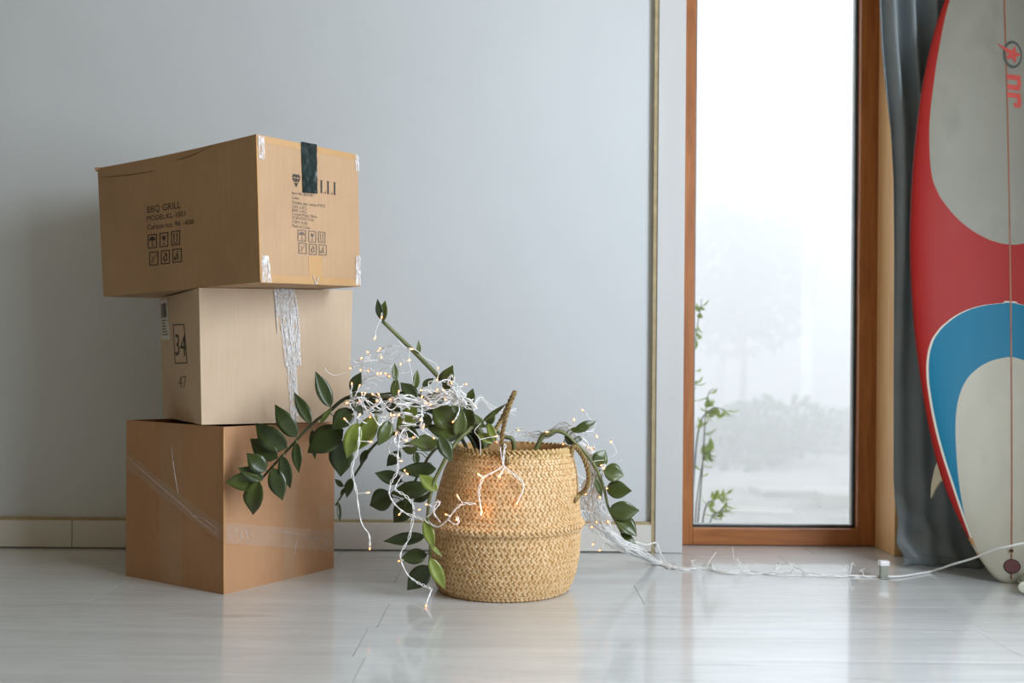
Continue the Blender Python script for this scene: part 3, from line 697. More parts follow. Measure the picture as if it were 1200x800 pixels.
LEAVES = [  # base, tip, apparent width, distance, colour
 (387, 477, 369.5, 435, 16, 2.38, 'd'), (364, 496, 344.5, 460, 13, 2.38, 'd'), (347, 512, 322, 474, 19, 2.38, 'd'), (336, 525, 299, 496, 26, 2.375, 'd'),
 (325, 537, 293, 514, 22, 2.37, 'd'), (311, 552, 289, 531, 19, 2.37, 'd'), (308, 562, 279, 548, 16, 2.37, 'd'), (306, 562, 264, 565, 20, 2.365, 'm'),
 (304, 564, 296, 603, 24, 2.36, 'm'), (320, 548, 331, 586, 19, 2.37, 'd'), (331, 534, 340, 572, 15, 2.37, 'd'), (347, 518, 350, 554, 11, 2.38, 'd'),
 (388, 480, 374, 498, 7, 2.375, 'm'), (402, 503, 360, 530, 30, 2.38, 'd'), (366, 503, 369, 538, 9, 2.39, 'd'), (401, 516, 399, 558, 27, 2.37, 'd'),
 (413, 480, 389, 503, 21, 2.375, 'd'), (419, 495, 406, 537, 19, 2.36, 'l'), (441, 487, 418, 528, 21, 2.355, 'l'), (457, 493, 443, 522, 16, 2.36, 'm'),
 (488, 477, 464, 506, 19, 2.36, 'l'), (412, 459, 423, 436, 13, 2.42, 'd'), (463, 447, 462, 425, 7, 2.42, 'm'), (462, 467, 464, 441, 10, 2.41, 'm'),
 (488, 468, 469, 448, 15, 2.41, 'd'), (486, 456, 489, 433, 8, 2.42, 'm'), (495, 453, 508, 443, 8, 2.42, 'd'), (463, 475, 445, 464, 13, 2.40, 'd'),
 (411, 461, 425, 486, 15, 2.37, 'd'), (521, 456, 530, 428, 18, 2.425, 'm'), (549, 476, 554, 455, 11, 2.42, 'o'), (551, 501, 548, 469, 14, 2.40, 'o'),
 (533, 499, 506, 475, 26, 2.395, 'm'), (536, 508, 501, 502, 17, 2.385, 'm'), (536, 513, 542, 479, 15, 2.385, 'm'), (515, 520, 480, 517, 18, 2.365, 'm'),
 (515, 511, 529, 541, 16, 2.335, 'd'), (578, 518, 558, 509, 11, 2.395, 'l'), (572, 496, 581, 518, 9, 2.39, 'l'), (565, 494, 593, 473, 6, 2.40, 'm'),
 (571, 497, 580, 483, 9, 2.41, 'm'), (566, 501, 555, 484, 8, 2.40, 'm'), (511, 549, 467, 551, 16, 2.39, 'd'), (512, 575, 491, 556, 15, 2.345, 'l'),
 (471, 564, 439, 554, 15, 2.42, 'd'), (504, 573, 457, 578, 19, 2.395, 'd'), (460, 581, 433, 592, 24, 2.43, 'd'), (483, 589, 461, 612, 23, 2.40, 'd'),
 (469, 529, 453, 546, 13, 2.43, 'd'), (489, 527, 469, 522, 13, 2.40, 'm'), (487, 529, 488, 546, 8, 2.40, 'm'), (503, 576, 484, 588, 11, 2.42, 'd'),
 (477, 583, 470, 598, 7, 2.40, 'm'), (431, 527, 422, 544, 9, 2.46, 'd'), (412, 560, 406, 583, 10, 2.465, 'd'), (402, 570, 392, 561, 6, 2.47, 'd'),
 (396, 588, 398, 612, 5, 2.475, 'd'), (407, 571, 398, 580, 5, 2.47, 'd'), (498, 628, 449, 634, 14, 2.36, 'd'), (500, 650, 469, 655, 17, 2.36, 'd'),
 (503, 663, 477, 691, 22, 2.36, 'd'), (498, 609, 508, 643, 12, 2.33, 'l'), (504, 654, 521, 690, 14, 2.325, 'l'), (505, 639, 518, 652, 5, 2.33, 'l'),
 (672, 506, 699, 493, 10, 2.45, 'o'), (668, 503, 687, 505, 6, 2.45, 'o'), (674, 516, 682, 512, 6, 2.46, 'd'), (672, 520, 661, 511, 8, 2.465, 'd'),
 (697, 546, 709, 527, 17, 2.46, 'm'), (707, 552, 731, 557, 20, 2.455, 'm'), (710, 572, 740, 575, 19, 2.455, 'o'), (713, 598, 749, 598, 21, 2.455, 'o'),
 (722, 607, 746, 628, 19, 2.455, 'o'), (727, 625, 745, 637, 8, 2.46, 'o'), (697, 560, 705, 582, 7, 2.45, 'o'),
 (447, 374, 442, 350, 8, 2.405, 'd'), (449, 376, 451, 352, 10, 2.40, 'm'), (490, 415, 490, 398, 5, 2.42, 'm'),
 (430, 470, 448, 484, 14, 2.39, 'd'), (500, 486, 480, 498, 15, 2.40, 'd'), (452, 470, 470, 484, 14, 2.40, 'd'), (520, 470, 500, 462, 12, 2.42, 'd'), (472, 500, 492, 514, 13, 2.41, 'd'),
 (440, 468, 424, 480, 13, 2.40, 'd'), (505, 498, 488, 486, 15, 2.40, 'm'), (540, 492, 530, 470, 13, 2.41, 'm')]
rnd = random.Random(21)
for bx_, by_, tx_, ty_, w_, d_, cl in LEAVES:
    B_ = at(bx_, by_, d_); dz = rnd.uniform(-.018, .018); T_ = at(tx_, ty_, d_+dz)
    hint = Vector((rnd.uniform(-.35, .35), -1, rnd.uniform(-.1, .55)))
    b = MB(); leaf_geo(b, B_, T_, w_*d_/F_PX*1.12, hint, fold=rnd.uniform(.15, .4), curl=rnd.uniform(-.05, .14), nt=10)
    lf = world_child(b.build('leaf', M['leaf_'+cl], None, smooth=True), plant)
    near = min(stem_pts, key=lambda q: (q-B_).length)
    if .001 < (near-B_).length < .07:
        mid = (near+B_)/2+Vector((0, 0, .004)); c = MB(); c.tube([near, mid, B_+(T_-B_)*.06], .0013, 6); c.build('petiole', M['stem'], lf, smooth=True)

# ------------------------------------------------------------------ string of lights
lights = thing('string_lights', 'clear white wired fairy lights with warm bulbs tangled over plant and basket', 'string lights', (0, 2.4, 0))
rnd = random.Random(33)
wire_pts = []
def strand(pts, r=.0009, twist=True, nsub=10, floor_clamp=True):
    r *= 1.3
    P = [p if isinstance(p, Vector) else at(*p) for p in pts]; cur = spline(P, nsub)
    if floor_clamp:
        for p in cur: p.z = max(p.z, .0025)
    b = MB(); N = len(cur); ph = rnd.uniform(0, 6)
    for s_ in ((0, 1) if twist else (0,)):
        out_ = []
        for i, p in enumerate(cur):
            t = (cur[min(i+1, N-1)]-cur[max(i-1, 0)]).normalized(); nr = t.cross(Vector((.2, 1, .1))).normalized(); bb = t.cross(nr)
            a = i*.55+s_*math.pi+ph; k = r*(1.3+.9*math.sin(i*.13+ph)) if twist else 0
            out_.append(p+(nr*math.cos(a)+bb*math.sin(a))*k)
        b.tube(out_, r, 5)
    wire_pts.extend(cur); world_child(b.build('wire', M['wire'], None, smooth=True), lights)
strand([(475, 500, 2.35), (468, 512, 2.345), (466, 532, 2.345), (465, 552, 2.345), (458, 565, 2.345), (456, 578, 2.345), (462, 590, 2.345), (475, 601, 2.34), (490, 606, 2.335), (502, 612, 2.325), (513, 617, 2.315), (524, 609, 2.305), (532, 598, 2.297), (542, 590, 2.295), (557, 590, 2.295)])
strand([(474, 553, 2.35), (467, 563, 2.35), (463, 573, 2.35), (474, 580, 2.35), (483, 590, 2.345), (485, 603, 2.34)])
strand([(464, 508, 2.36), (456, 520, 2.36), (455, 528, 2.36), (463, 533, 2.355), (468, 537, 2.35)])
strand([(592, 520, 2.32), (590, 532, 2.31), (589, 545, 2.305), (578, 553, 2.30), (566, 560, 2.297), (561, 574, 2.295), (562, 588, 2.295), (564, 599, 2.295)])
strand([(586, 524, 2.32), (588, 538, 2.308), (592, 548, 2.303), (602, 556, 2.30), (612, 565, 2.30), (612, 576, 2.30), (606, 588, 2.298)])
strand([(590, 548, 2.303), (586, 556, 2.30), (582, 558, 2.30)])
strand([(421, 500, 2.345), (419, 527, 2.345), (412, 548, 2.345), (417, 575, 2.345), (423, 611, 2.345), (432, 626, 2.345), (433, 640, 2.345)])
strand([(484, 604, 2.34), (479, 630, 2.335), (469, 650, 2.335), (476, 671, 2.33), (487, 681, 2.325), (497, 686, 2.32), (505, 690, 2.31), (501, 702, 2.295), Vector((at(499, 712, 2.28).x, 2.28, .004))])
strand([(500, 606, 2.33), (510, 596, 2.325), (515, 589, 2.325), (511, 588, 2.325), (508, 600, 2.322), (516, 612, 2.315)])
strand([(524, 608, 2.305), (532, 614, 2.30), (537, 612, 2.297), (535, 605, 2.297)])
strand([(563, 496, 2.36), (556, 505, 2.345), (562, 515, 2.335), (563, 533, 2.325)], .0006, False)
# upper stem
strand([(447, 372, 2.39), (443, 380, 2.39), (440, 388, 2.39), (439, 395, 2.39)], .0006, False)
strand([(466, 398, 2.40), (474, 407, 2.405), (482, 408, 2.405), (490, 412, 2.41), (497, 419, 2.41), (510, 426, 2.415), (514, 436, 2.415)], .0006, False)
strand([(480, 408, 2.40), (479, 422, 2.40), (482, 436, 2.40), (484, 452, 2.395)], .0006, False)
# bundle over the clump
for i in range(6):
    pts = []
    for x, y in ((462, 466), (475, 470), (490, 471), (505, 472), (520, 467), (535, 470), (548, 470), (556, 475)):
        pts.append((x+rnd.uniform(-4, 4), y+rnd.uniform(-6, 6)+(i-3)*1.5, 2.36+rnd.uniform(-.015, .012)))
    strand(pts[rnd.choice((0, 0, 1, 2)):], .0009)
for i in range(7):
    x0, y0 = rnd.uniform(402, 440), rnd.uniform(468, 494); pts = []
    for k in range(7):
        pts.append((x0+k*rnd.uniform(9, 14), y0+rnd.uniform(-8, 8), 2.355+rnd.uniform(-.015, .02)))
    strand(pts, .0008)
for i in range(15):   # loose curls
    cx, cy = rnd.choice(((425, 470), (440, 478), (460, 480), (480, 488), (500, 475), (515, 460), (530, 462), (495, 495), (478, 508), (540, 468), (418, 452)))
    cx += rnd.uniform(-10, 10); cy += rnd.uniform(-9, 9); r_ = rnd.uniform(6, 14); a0 = rnd.uniform(0, 6.28); pts = []
    for k in range(7):
        a = a0+k*rnd.uniform(.5, 1.0)*rnd.choice((1, 1, -.4)); pts.append((cx+r_*math.cos(a)+k*rnd.uniform(-1, 2), cy+r_*.7*math.sin(a)+k*rnd.uniform(-.5, 1.2), 2.352+rnd.uniform(-.012, .015)))
    strand(pts, .0008)
for i in range(22):   # fine cloud above the left of the clump
    x0, y0 = rnd.uniform(408, 462), rnd.uniform(412, 448); a = rnd.uniform(0, 6.28); pts = []
    for k in range(5):
        pts.append((x0, y0, 2.44+rnd.uniform(-.03, .03))); a += rnd.uniform(-1, 1); x0 += 9*math.cos(a); y0 = max(405, min(455, y0+6*math.sin(a)))
    strand(pts, .0005, False)
for pts in ([(494, 474, 2.35), (494, 490, 2.348), (493, 500, 2.347), (497, 506, 2.345), (507, 512, 2.345)], [(536, 470, 2.36), (538, 480, 2.352), (534, 490, 2.35)], [(530, 462, 2.36), (540, 452, 2.37), (546, 450, 2.375)], [(528, 452, 2.37), (532, 444, 2.37), (528, 440, 2.37), (525, 450, 2.37), (536, 456, 2.37), (540, 462, 2.365)]): strand(pts)
for i in range(14):    # strands between the basket's top and the wall behind, on the right
    pts = [(590+rnd.uniform(-10, 5), 512+rnd.uniform(-6, 4), 2.55), (612, 508+rnd.uniform(-8, 6), 2.56), (630, 512+rnd.uniform(-8, 4), 2.55), (642, 510+rnd.uniform(-6, 4), 2.53), (655+rnd.uniform(0, 8), 500+rnd.uniform(-6, 6), 2.50), (672, 505+rnd.uniform(-8, 8), 2.49)]
    strand(pts, .0006, False)
for i in range(5): strand([(555+rnd.uniform(-4, 4), 476, 2.48), (563, 466+rnd.uniform(-4, 4), 2.49), (574, 476+rnd.uniform(-6, 4), 2.49), (588, 480+rnd.uniform(-5, 5), 2.49), (605, 484+rnd.uniform(-6, 6), 2.5)], .0006, False)
fl = lambda x, y: on_floor(x, y, .003)
for i in range(24):   # falling right-hand bundle
    s_ = i/12; j = lambda a: rnd.uniform(-a, a)
    pts = [(668+j(8), 510+j(8), 2.47), (686+j(9), 526+j(7), 2.47), (696+j(10), 548+j(6), 2.48+j(.02)), (694+j(13), 566+j(5), 2.49+j(.02)), (692+j(13), 588+j(8), 2.50+j(.02)), (702+j(12), 612+j(8), 2.53+j(.02)), (722+j(10), 632+j(7), 2.60+j(.02)), (745+j(8), 646+j(5), 2.66), fl(770+j(5), 659+j(2)), fl(788+j(6), 664+j(2))]
    strand(pts[rnd.choice((0, 0, 1, 2)):], .0009, i % 2 == 0)
for i in range(22):    # stray ends around it
    x0, y0 = rnd.uniform(676, 716), rnd.uniform(505, 620); a = rnd.uniform(0, 6.28); pts = []
    for k in range(5): pts.append((x0, y0, 2.46+.0006*max(0, y0-540)+rnd.uniform(-.01, .01))); a += rnd.uniform(-1, 1); x0 += 7*math.cos(a); y0 += 6*math.sin(a)
    strand(pts, .0008, False)
strand([(716, 517, 2.46), (722, 530, 2.46), (714, 536, 2.46), (704, 540, 2.46)], .0006, False)
strand([(733, 637, 2.6), (745, 635, 2.63), (757, 638, 2.65), (768, 636, 2.66), (772, 645, 2.67), (777, 655, 2.69), fl(786, 664), fl(790, 666)])
for i in range(3):    # along the floor to the controller
    j = lambda: rnd.uniform(-2.2, 2.2); strand([fl(780, 663+j()), fl(800, 667+j()), fl(825, 667+j()), fl(850, 669+j()), fl(880, 670+j()), fl(910, 672+j()), fl(945, 673+j()), fl(975, 674+j()), fl(1005, 674.5), fl(1031, 675.5)], .0008)
def lift(x, y, z): p = on_floor(x, y); p.z = z; return p
for x, y in ((812, 666), (820, 668), (836, 667), (868, 669), (872, 670), (908, 670), (926, 671), (985, 673), (995, 674), (1012, 674)):
    h_ = rnd.uniform(.012, .038); dx = rnd.uniform(-.03, .03); p = on_floor(x, y, .003); strand([p, p+Vector((dx*.3, 0, h_*.5)), p+Vector((dx*.7, .005, h_)), p+Vector((dx*1.3, .01, h_*.7))], .0007)
strand([fl(905, 671), lift(915, 670, .018), lift(925, 671, .024), lift(938, 672, .012), fl(945, 673)], .0008)
# bulbs
b = MB(); b.lathe([(.0011, -.010), (.0019, -.009), (.0021, -.001)], (0, 0, 0), 8, 0); b.lathe([(.0019, -.001), (.0019, .001), (.0016, .003), (.0009, .0042)], (0, 0, 0), 8, 1); bulb_me = b.mesh('bulb', [M['bulb_off'], M['bulb']], True)
b = MB(); b.lathe([(.0011, -.010), (.0019, -.009), (.0021, .001), (.0017, .0034), (.0008, .0048)], (0, 0, 0), 8, 0); bulb_off_me = b.mesh('bulb', [M['bulb_off']], True)
def bulb(p, me=None, stub=True):
    near = min(wire_pts, key=lambda q: (q-p).length); d = p-near
    dirn = d.normalized() if d.length > .003 else Vector((rnd.gauss(0, 1), rnd.gauss(-.3, .4), rnd.gauss(-.2, 1))).normalized()
    o = link('bulb', me or bulb_me); o.location = p; o.rotation_euler = dirn.to_track_quat('Z', 'Y').to_euler(); world_child(o, lights)
    back = p-dirn*.009
    if stub and d.length > .010:
        mid = (near+back)/2+Vector((rnd.uniform(-.003, .003), 0, rnd.uniform(-.002, .003))); c = MB(); c.tube(spline([near, mid, back], 5), .0009, 5); world_child(c.build('bulb_lead', M['wire'], None, smooth=True), lights)
BUL = [(411, 431, 2.44), (423, 420, 2.44), (432, 434, 2.44), (431, 413, 2.45), (443, 411, 2.45), (446, 408, 2.45), (446.5, 418, 2.44), (442, 438, 2.43), (446, 437, 2.43), (456, 441, 2.43), (452, 438, 2.43), (469, 427, 2.43), (479, 422, 2.40),
 (412, 450, 2.37), (421, 452, 2.37), (424, 461, 2.36), (427.5, 461, 2.36), (437, 462, 2.36), (442, 469, 2.355), (443.5, 462, 2.355), (458, 468, 2.35), (467, 459, 2.35), (407, 472, 2.35), (421, 470, 2.35), (404, 491, 2.35), (421, 486, 2.35), (434, 488, 2.345), (458, 486, 2.345), (461.5, 486, 2.345), (467, 486, 2.345),
 (493, 492, 2.345), (494, 457, 2.35), (494, 465, 2.35), (499, 471, 2.345), (423, 433, 2.43), (482, 409, 2.40), (513, 431, 2.41), (512, 445, 2.40), (546, 450, 2.37), (512, 457, 2.36), (519, 457, 2.36), (521.5, 468, 2.35), (504, 474, 2.345), (556, 475.5, 2.37), (531, 493.5, 2.35), (496, 500, 2.345), (508, 513, 2.34), (581.5, 511, 2.36), (581.5, 518, 2.35), (529, 449, 2.37), (602, 517, 2.5), (607, 504, 2.54),
 (464, 508, 2.345), (475.5, 516, 2.345), (484.5, 512, 2.345), (434, 517.5, 2.35), (469.5, 540, 2.345), (474, 551, 2.34), (477, 555, 2.34), (431, 577, 2.345), (500, 591, 2.325), (491, 597, 2.33), (433, 642, 2.345), (468, 602, 2.34), (523, 603, 2.30), (535, 608.6, 2.293), (536, 581, 2.294), (561, 556, 2.293), (564, 600, 2.293), (585, 558.5, 2.296), (605.6, 589.5, 2.295), (468, 657, 2.335),
 (660, 519.5, 2.47), (674, 546, 2.48), (689, 524, 2.46), (694, 525, 2.46), (705, 545, 2.45), (707.5, 548, 2.45), (711, 572, 2.45), (702.5, 582, 2.47), (686, 579, 2.48), (699, 511, 2.46), (672.5, 492, 2.47), (683, 481, 2.47), (641, 506, 2.45), (699, 611, 2.52), (712, 611, 2.53), (715, 601, 2.52), (679, 600, 2.50), (694, 617, 2.53), (695, 637, 2.55), (703, 644, 2.57), (716, 517, 2.46), (439, 396, 2.39), (447, 371, 2.39)]
for x, y, d in BUL: bulb(at(x, y, d))
bulb(Vector((at(499, 716, 2.278).x, 2.275, .0035)))
for x, y, z in ((814, 664, .02), (838, 660, .03), (858, 655, .035), (872, 666, .018), (912, 667, .02), (988, 670, .02), (1014, 672, .015), (768, 640, .05), (745, 634, .07), (735, 650, .02)): bulb(lift(x, y, z), bulb_off_me)
def bulb_glow(p, w):
    d = bpy.data.lights.new('bulb_glow', 'POINT'); d.energy = w; d.color = (1.0, .36, .08); d.shadow_soft_size = .004
    o = bpy.data.objects.new('bulb_glow', d); COL.objects.link(o); o.location = p; world_child(o, lights)
for x, y, d, w in ((561, 556, 2.288, .045), (564, 600, 2.288, .025), (585, 558.5, 2.288, .012), (536, 581, 2.288, .010), (535, 608.6, 2.288, .008), (605.6, 589.5, 2.288, .006)): bulb_glow(at(x, y, d), w)
# controller and power cord
cp = on_floor(1035.5, 677.5)
b = MB(); b.box((cp.x-.010, cp.y-.006, .003), (cp.x+.010, cp.y+.010, .034)); ctl = world_child(b.build('controller', M['grey_plastic'], None, bevel=.002), lights)
b = MB(); b.box((cp.x-.0125, cp.y-.0085, .034), (cp.x+.0125, cp.y+.0125, .047)); b.build('controller_cap', M['plastic'], ctl, bevel=.002)
b = MB(); b.box((cp.x-.011, cp.y-.012, .0005), (cp.x+.015, cp.y+.012, .004)); b.build('controller_base', M['grey_plastic'], ctl, bevel=.001)
P = [cp+Vector((0, 0, .005)), on_floor(1055, 675, .004), on_floor(1078, 671.5, .004), on_floor(1092, 669, .006), at(1115, 661.5, 2.63), at(1140, 654, 2.58), at(1163, 644.5, 2.53), at(1182, 640, 2.50), at(1205, 636, 2.48), at(1240, 640, 2.45), Vector((1.45, 2.42, .06)), Vector((1.55, 2.4, .005)), Vector((1.68, 2.4, .005))]
b = MB(); b.tube(spline(P, 10), .0028, 8); world_child(b.build('power_cord', M['plastic'], None, smooth=True), lights)

# ------------------------------------------------------------------ curtain
XL = [(0, 1060), (.03, 1058), (.06, 1052), (.09, 1053), (.14, 1050), (.25, 1047), (.6, 1047), (.9, 1048), (1.1, 1047), (1.25, 1043.5), (1.37, 1038), (1.5, 1033.5), (1.64, 1031), (2.3, 1026)]
def cur_pt(u, v):
    z = .004+2.28*v
    yb = 2.765+.13*min(1, z/.7)**.8
    xl = lerp1(XL, z); x_left = (xl-600-.0078*(400-0))/F_PX*yb if False else ray(xl, 400)[0]*yb
    # keep the edge where it hangs: sighted column at that height
    py = 430-(z-CAM_H)*F_PX/yb; x_left = ray(xl, py)[0]*yb
    x = x_left+(1.70-x_left)*u
    top = max(0, min(1, (z-.5)/.9)); d = x-x_left
    amp = .006+.028*top
    y = yb-amp*math.sin(d*2*math.pi/.062-1.1+.9*(1-top))*(1 if d > .004 else d/.004)-.010*top*math.sin(d*2*math.pi/.19+.8)
    if z < .28:   # crushed hem
        w = math.exp(-((d-.035)/.03)**2); y -= .034*w*math.sin((z-.02)*2*math.pi/.13+d*20)*(1-z/.28); y += .014*math.sin(d*26+z*34)*(1-z/.28); x += .006*math.sin(z*60+d*25)*(1-z/.28)*math.exp(-(d/.12)**2)
    return Vector((x, y, z))
cu = thing('curtain', 'grey-blue fabric curtain hanging beside the window, behind the surfboard', 'curtain', (1.45, 2.83, 0))
b = MB(); b.grid(cur_pt, 170, 150); o = b.build('curtain_panel', M['fabric'], None, smooth=True)
md = o.modifiers.new('thickness', 'SOLIDIFY'); md.thickness = .0022; world_child(o, cu)
b = MB(); b.tube([cur_pt(i/120, .012)+Vector((0, -.001, 0)) for i in range(121)], .0022, 6); world_child(b.build('hem', M['fabric'], None, smooth=True), cu)

# ------------------------------------------------------------------ surfboard
LEANB = .14; YB = 2.585
def on_board(px, py):
    u, v = ray(px, py); d = (YB+LEANB*CAM_H)/(1-LEANB*v); return Vector((u*d, d, CAM_H+v*d))
tail = on_board(1183, 684); up_ = (on_board(1173, 0)-tail).normalized()
nrm = Vector((0, -1, LEANB)).normalized(); nrm = (nrm-up_*nrm.dot(up_)).normalized(); wv = nrm.cross(up_)*-1
if wv.x < 0: wv = -wv
def tw(px, py):
    q = on_board(px, py)-tail; return q.dot(up_), q.dot(wv)
OUTL = [(1183, 684), (1166, 677), (1152, 660), (1140, 641), (1125, 612), (1108, 573), (1096, 535), (1086, 490), (1077, 435), (1070, 375), (1066, 300), (1067, 240), (1071, 175), (1079, 110), (1091, 50), (1107, 0)]
hw = sorted([(max(0, tw(*p)[0]), -tw(*p)[1]) for p in OUTL]); hw[0] = (0, .012)
tt, ww = hw[-1]
hw += [(tt+.08, ww-.035), (tt+.15, ww-.078), (tt+.20, max(.03, ww-.115)), (tt+.225, .004)]
BL = hw[-1][0]
HW = spline([Vector((a, b_, 0)) for a, b_ in hw], 8); HW = sorted([(p.x, max(.002, p.y)) for p in HW])
board = bpy.data.objects.new('surfboard', None); COL.objects.link(board)
tag(board, 'red surfboard with cream panels and blue arch leaning against the curtain', 'surfboard')
TH = .056
board.matrix_world = Matrix(((wv.x, -nrm.x, up_.x, tail.x), (wv.y, -nrm.y, up_.y, tail.y), (wv.z, -nrm.z, up_.z, tail.z), (0, 0, 0, 1))); bpy.context.view_layer.update()
# local axes: X across, Y away from the room, Z along the stringer
def thick(t): return TH*max(.12, math.sin(math.pi*min(1, max(0, (t/BL)*.94+.03)))**.55)
def deck_y(w, t):
    h_ = lerp1(HW, t); k = min(1, abs(w)/max(h_, 1e-4)); return -thick(t)*.5*math.sqrt(max(0, 1-k**3.2))+.006*(t/BL-.5)**2
b = MB(); NS, NA = 150, 40; vs = []
for i in range(NS+1):
    t = BL*(i/NS)
    h_ = lerp1(HW, t)
    for k in range(NA):
        a = 2*math.pi*k/NA; ca, sa = math.cos(a), math.sin(a)
        w = h_*math.copysign(abs(ca)**.8, ca); kk = min(1, abs(w)/h_)
        y = math.copysign(thick(t)*.5*math.sqrt(max(0, 1-kk**3.2)), sa); vs.append((w, y+.006*(t/BL-.5)**2, t))
fs = [(i*NA+k, i*NA+(k+1) % NA, (i+1)*NA+(k+1) % NA, (i+1)*NA+k) for i in range(NS) for k in range(NA)]+[tuple(reversed(range(NA))), tuple(range(NS*NA, (NS+1)*NA))]
b.add(vs, fs)
GREY = [(1112, 0), (1098, 60), (1091, 105), (1087, 140), (1086, 165), (1088, 205), (1094, 226), (1103, 242), (1115, 257), (1130, 270.5), (1146, 280.5), (1160, 286.5), (1178, 289.5)]
ARCH = [(1176, 357), (1158, 358.5), (1140, 362), (1122, 369), (1108, 378.5), (1096, 391), (1089, 405), (1086, 422), (1086, 440), (1089, 465), (1095, 497), (1104, 532), (1114, 563), (1126, 598), (1136, 624), (1142, 639)]
INNER = [(1178, 420), (1164, 422), (1150, 427), (1138, 435), (1128, 446), (1121, 461), (1117, 480), (1116, 500), (1117, 525), (1120, 557), (1125, 588), (1131, 612), (1138, 630), (1142, 639)]
def prof_curve(pts): return sorted([(tw(*p)[0]/BL, max(0, -tw(*p)[1])/.3) for p in pts])
def board_mat():
    t = NT('painted_board'); tc = t.n('ShaderNodeTexCoord'); sp = t.n('ShaderNodeSeparateXYZ'); t.l(tc.outputs['Object'], sp.inputs[0])
    wa = t.math('DIVIDE', t.math('ABSOLUTE', sp.outputs[0]), .3); tn = t.math('DIVIDE', sp.outputs[2], BL)
    def curve(pts, lo, hi, more=[]):
        pts = sorted(prof_curve(pts)+more); fc = t.n('ShaderNodeFloatCurve'); c = fc.mapping.curves[0]
        c.points[0].location = (max(0, pts[0][0]-.0005), lo); c.points[1].location = (min(1, pts[-1][0]+.0005), hi)
        for x, y in pts: c.points.new(x, y)
        for q in c.points: q.handle_type = 'AUTO'
        fc.mapping.extend = 'HORIZONTAL'; fc.mapping.update(); fc.inputs[0].default_value = 1; t.l(tn, fc.inputs[1]); return fc.outputs[0], pts
    def band(pts, lo, hi, grow=0.0, soft=.004, extend_top=False, more=[]):
        f, P = curve(pts, lo, hi, more); d = t.math('SUBTRACT', t.math('ADD', f, grow), wa)
        m_ = t.n('ShaderNodeMapRange', clamp=True); m_.inputs['From Min'].default_value = -soft; m_.inputs['From Max'].default_value = soft; t.l(d, m_.inputs[0]); r_ = m_.outputs[0]
        r_ = t.math('MULTIPLY', r_, t.math('GREATER_THAN', tn, P[0][0]-grow*.22))
        if not extend_top: r_ = t.math('MULTIPLY', r_, t.math('LESS_THAN', tn, P[-1][0]+grow*.13))
        return r_
    g = band(GREY, -.05, 0, extend_top=True, more=[((tt+q)/BL, max(.0, lerp1(HW, tt+q)-.012-.05*q)/.3) for q in (.05, .10, .15, .19)])
    a = band(ARCH, .14, 0); aw = band(ARCH, .14, 0, .018); i_ = band(INNER, .14, 0)
    front = t.math('LESS_THAN', sp.outputs[1], .012)
    n1 = t.noise(t.coord((1, 1, .5)), 5, 4); n2 = t.noise(t.coord((1, 1, 1)), 22, 4, .7)
    cream = t.ramp(n1, [(.3, S('#a19d8e')), (.55, S('#aeaa9b')), (.75, S('#928e7d'))])
    grey = t.ramp(n1, [(.3, S('#7f7f75')), (.55, S('#89887d')), (.75, S('#77766c'))])
    red = t.ramp(n1, [(.3, S('#8c1a17')), (.7, S('#96211d'))])
    tailz = t.math('LESS_THAN', tn, prof_curve(ARCH)[0][0]+.004)
    c = t.mix(g, red, grey); c = t.mix(aw, c, S('#c4c0b2')); c = t.mix(a, c, S('#006685')); c = t.mix(i_, c, cream)
    c = t.mix(tailz, c, cream)
    # bare worn rail near the tail
    rail, _ = curve(OUTL[::-1], .0, prof_curve(OUTL)[-1][1])
    edge = t.math('GREATER_THAN', wa, t.math('ADD', rail, t.math('MULTIPLY', t.math('SUBTRACT', .55, n2), .8)))
    wear = t.math('MULTIPLY', edge, t.math('LESS_THAN', tn, .075))
    c = t.mix(wear, c, S('#b08448'))
    c = t.mix(front, S('#b9b6a8'), c)
    t.set(Base_Color=c, Roughness=t.ramp(n1, [(.3, (.42, .42, .42, 1)), (.7, (.55, .55, .55, 1))]), Specular_IOR_Level=.22); return t.m
b.build('board_body', board_mat(), board, smooth=True)
M['stringer'] = simple('stringer_wood', '#7a4630', '#8e5a3c', 20, .5)
M['logo_red'] = simple('logo_red', '#b8413a', '#c44b42', 30, .45); M['logo_dark'] = simple('logo_dark', '#3a423f', '#47504c', 30, .45)
M['plug'] = simple('leash_plug_red', '#55201f', '#642a28', 30, .4); M['hole'] = simple('leash_hole', '#3a2622', '#452e28', 30, .8)
M['fin'] = simple('fin_plastic', '#b9ad8c', '#cdc3a4', 15, .4)
b = MB(); n = 120; ts = [.012+(BL-.03)*i/n for i in range(n+1)]
b.add([(s_*.0022, deck_y(0, t)-.0006, t) for t in ts for s_ in (-1, 1)], [(2*i, 2*i+1, 2*i+3, 2*i+2) for i in range(n)]); b.build('stringer', M['stringer'], board)
def deck_poly(mb, pts, off=.0009): mb.add([(w, deck_y(w, t)-off, t) for w, t in pts], [tuple(range(len(pts)))])
def loc(px, py): t, w = tw(px, py); return (w, t)
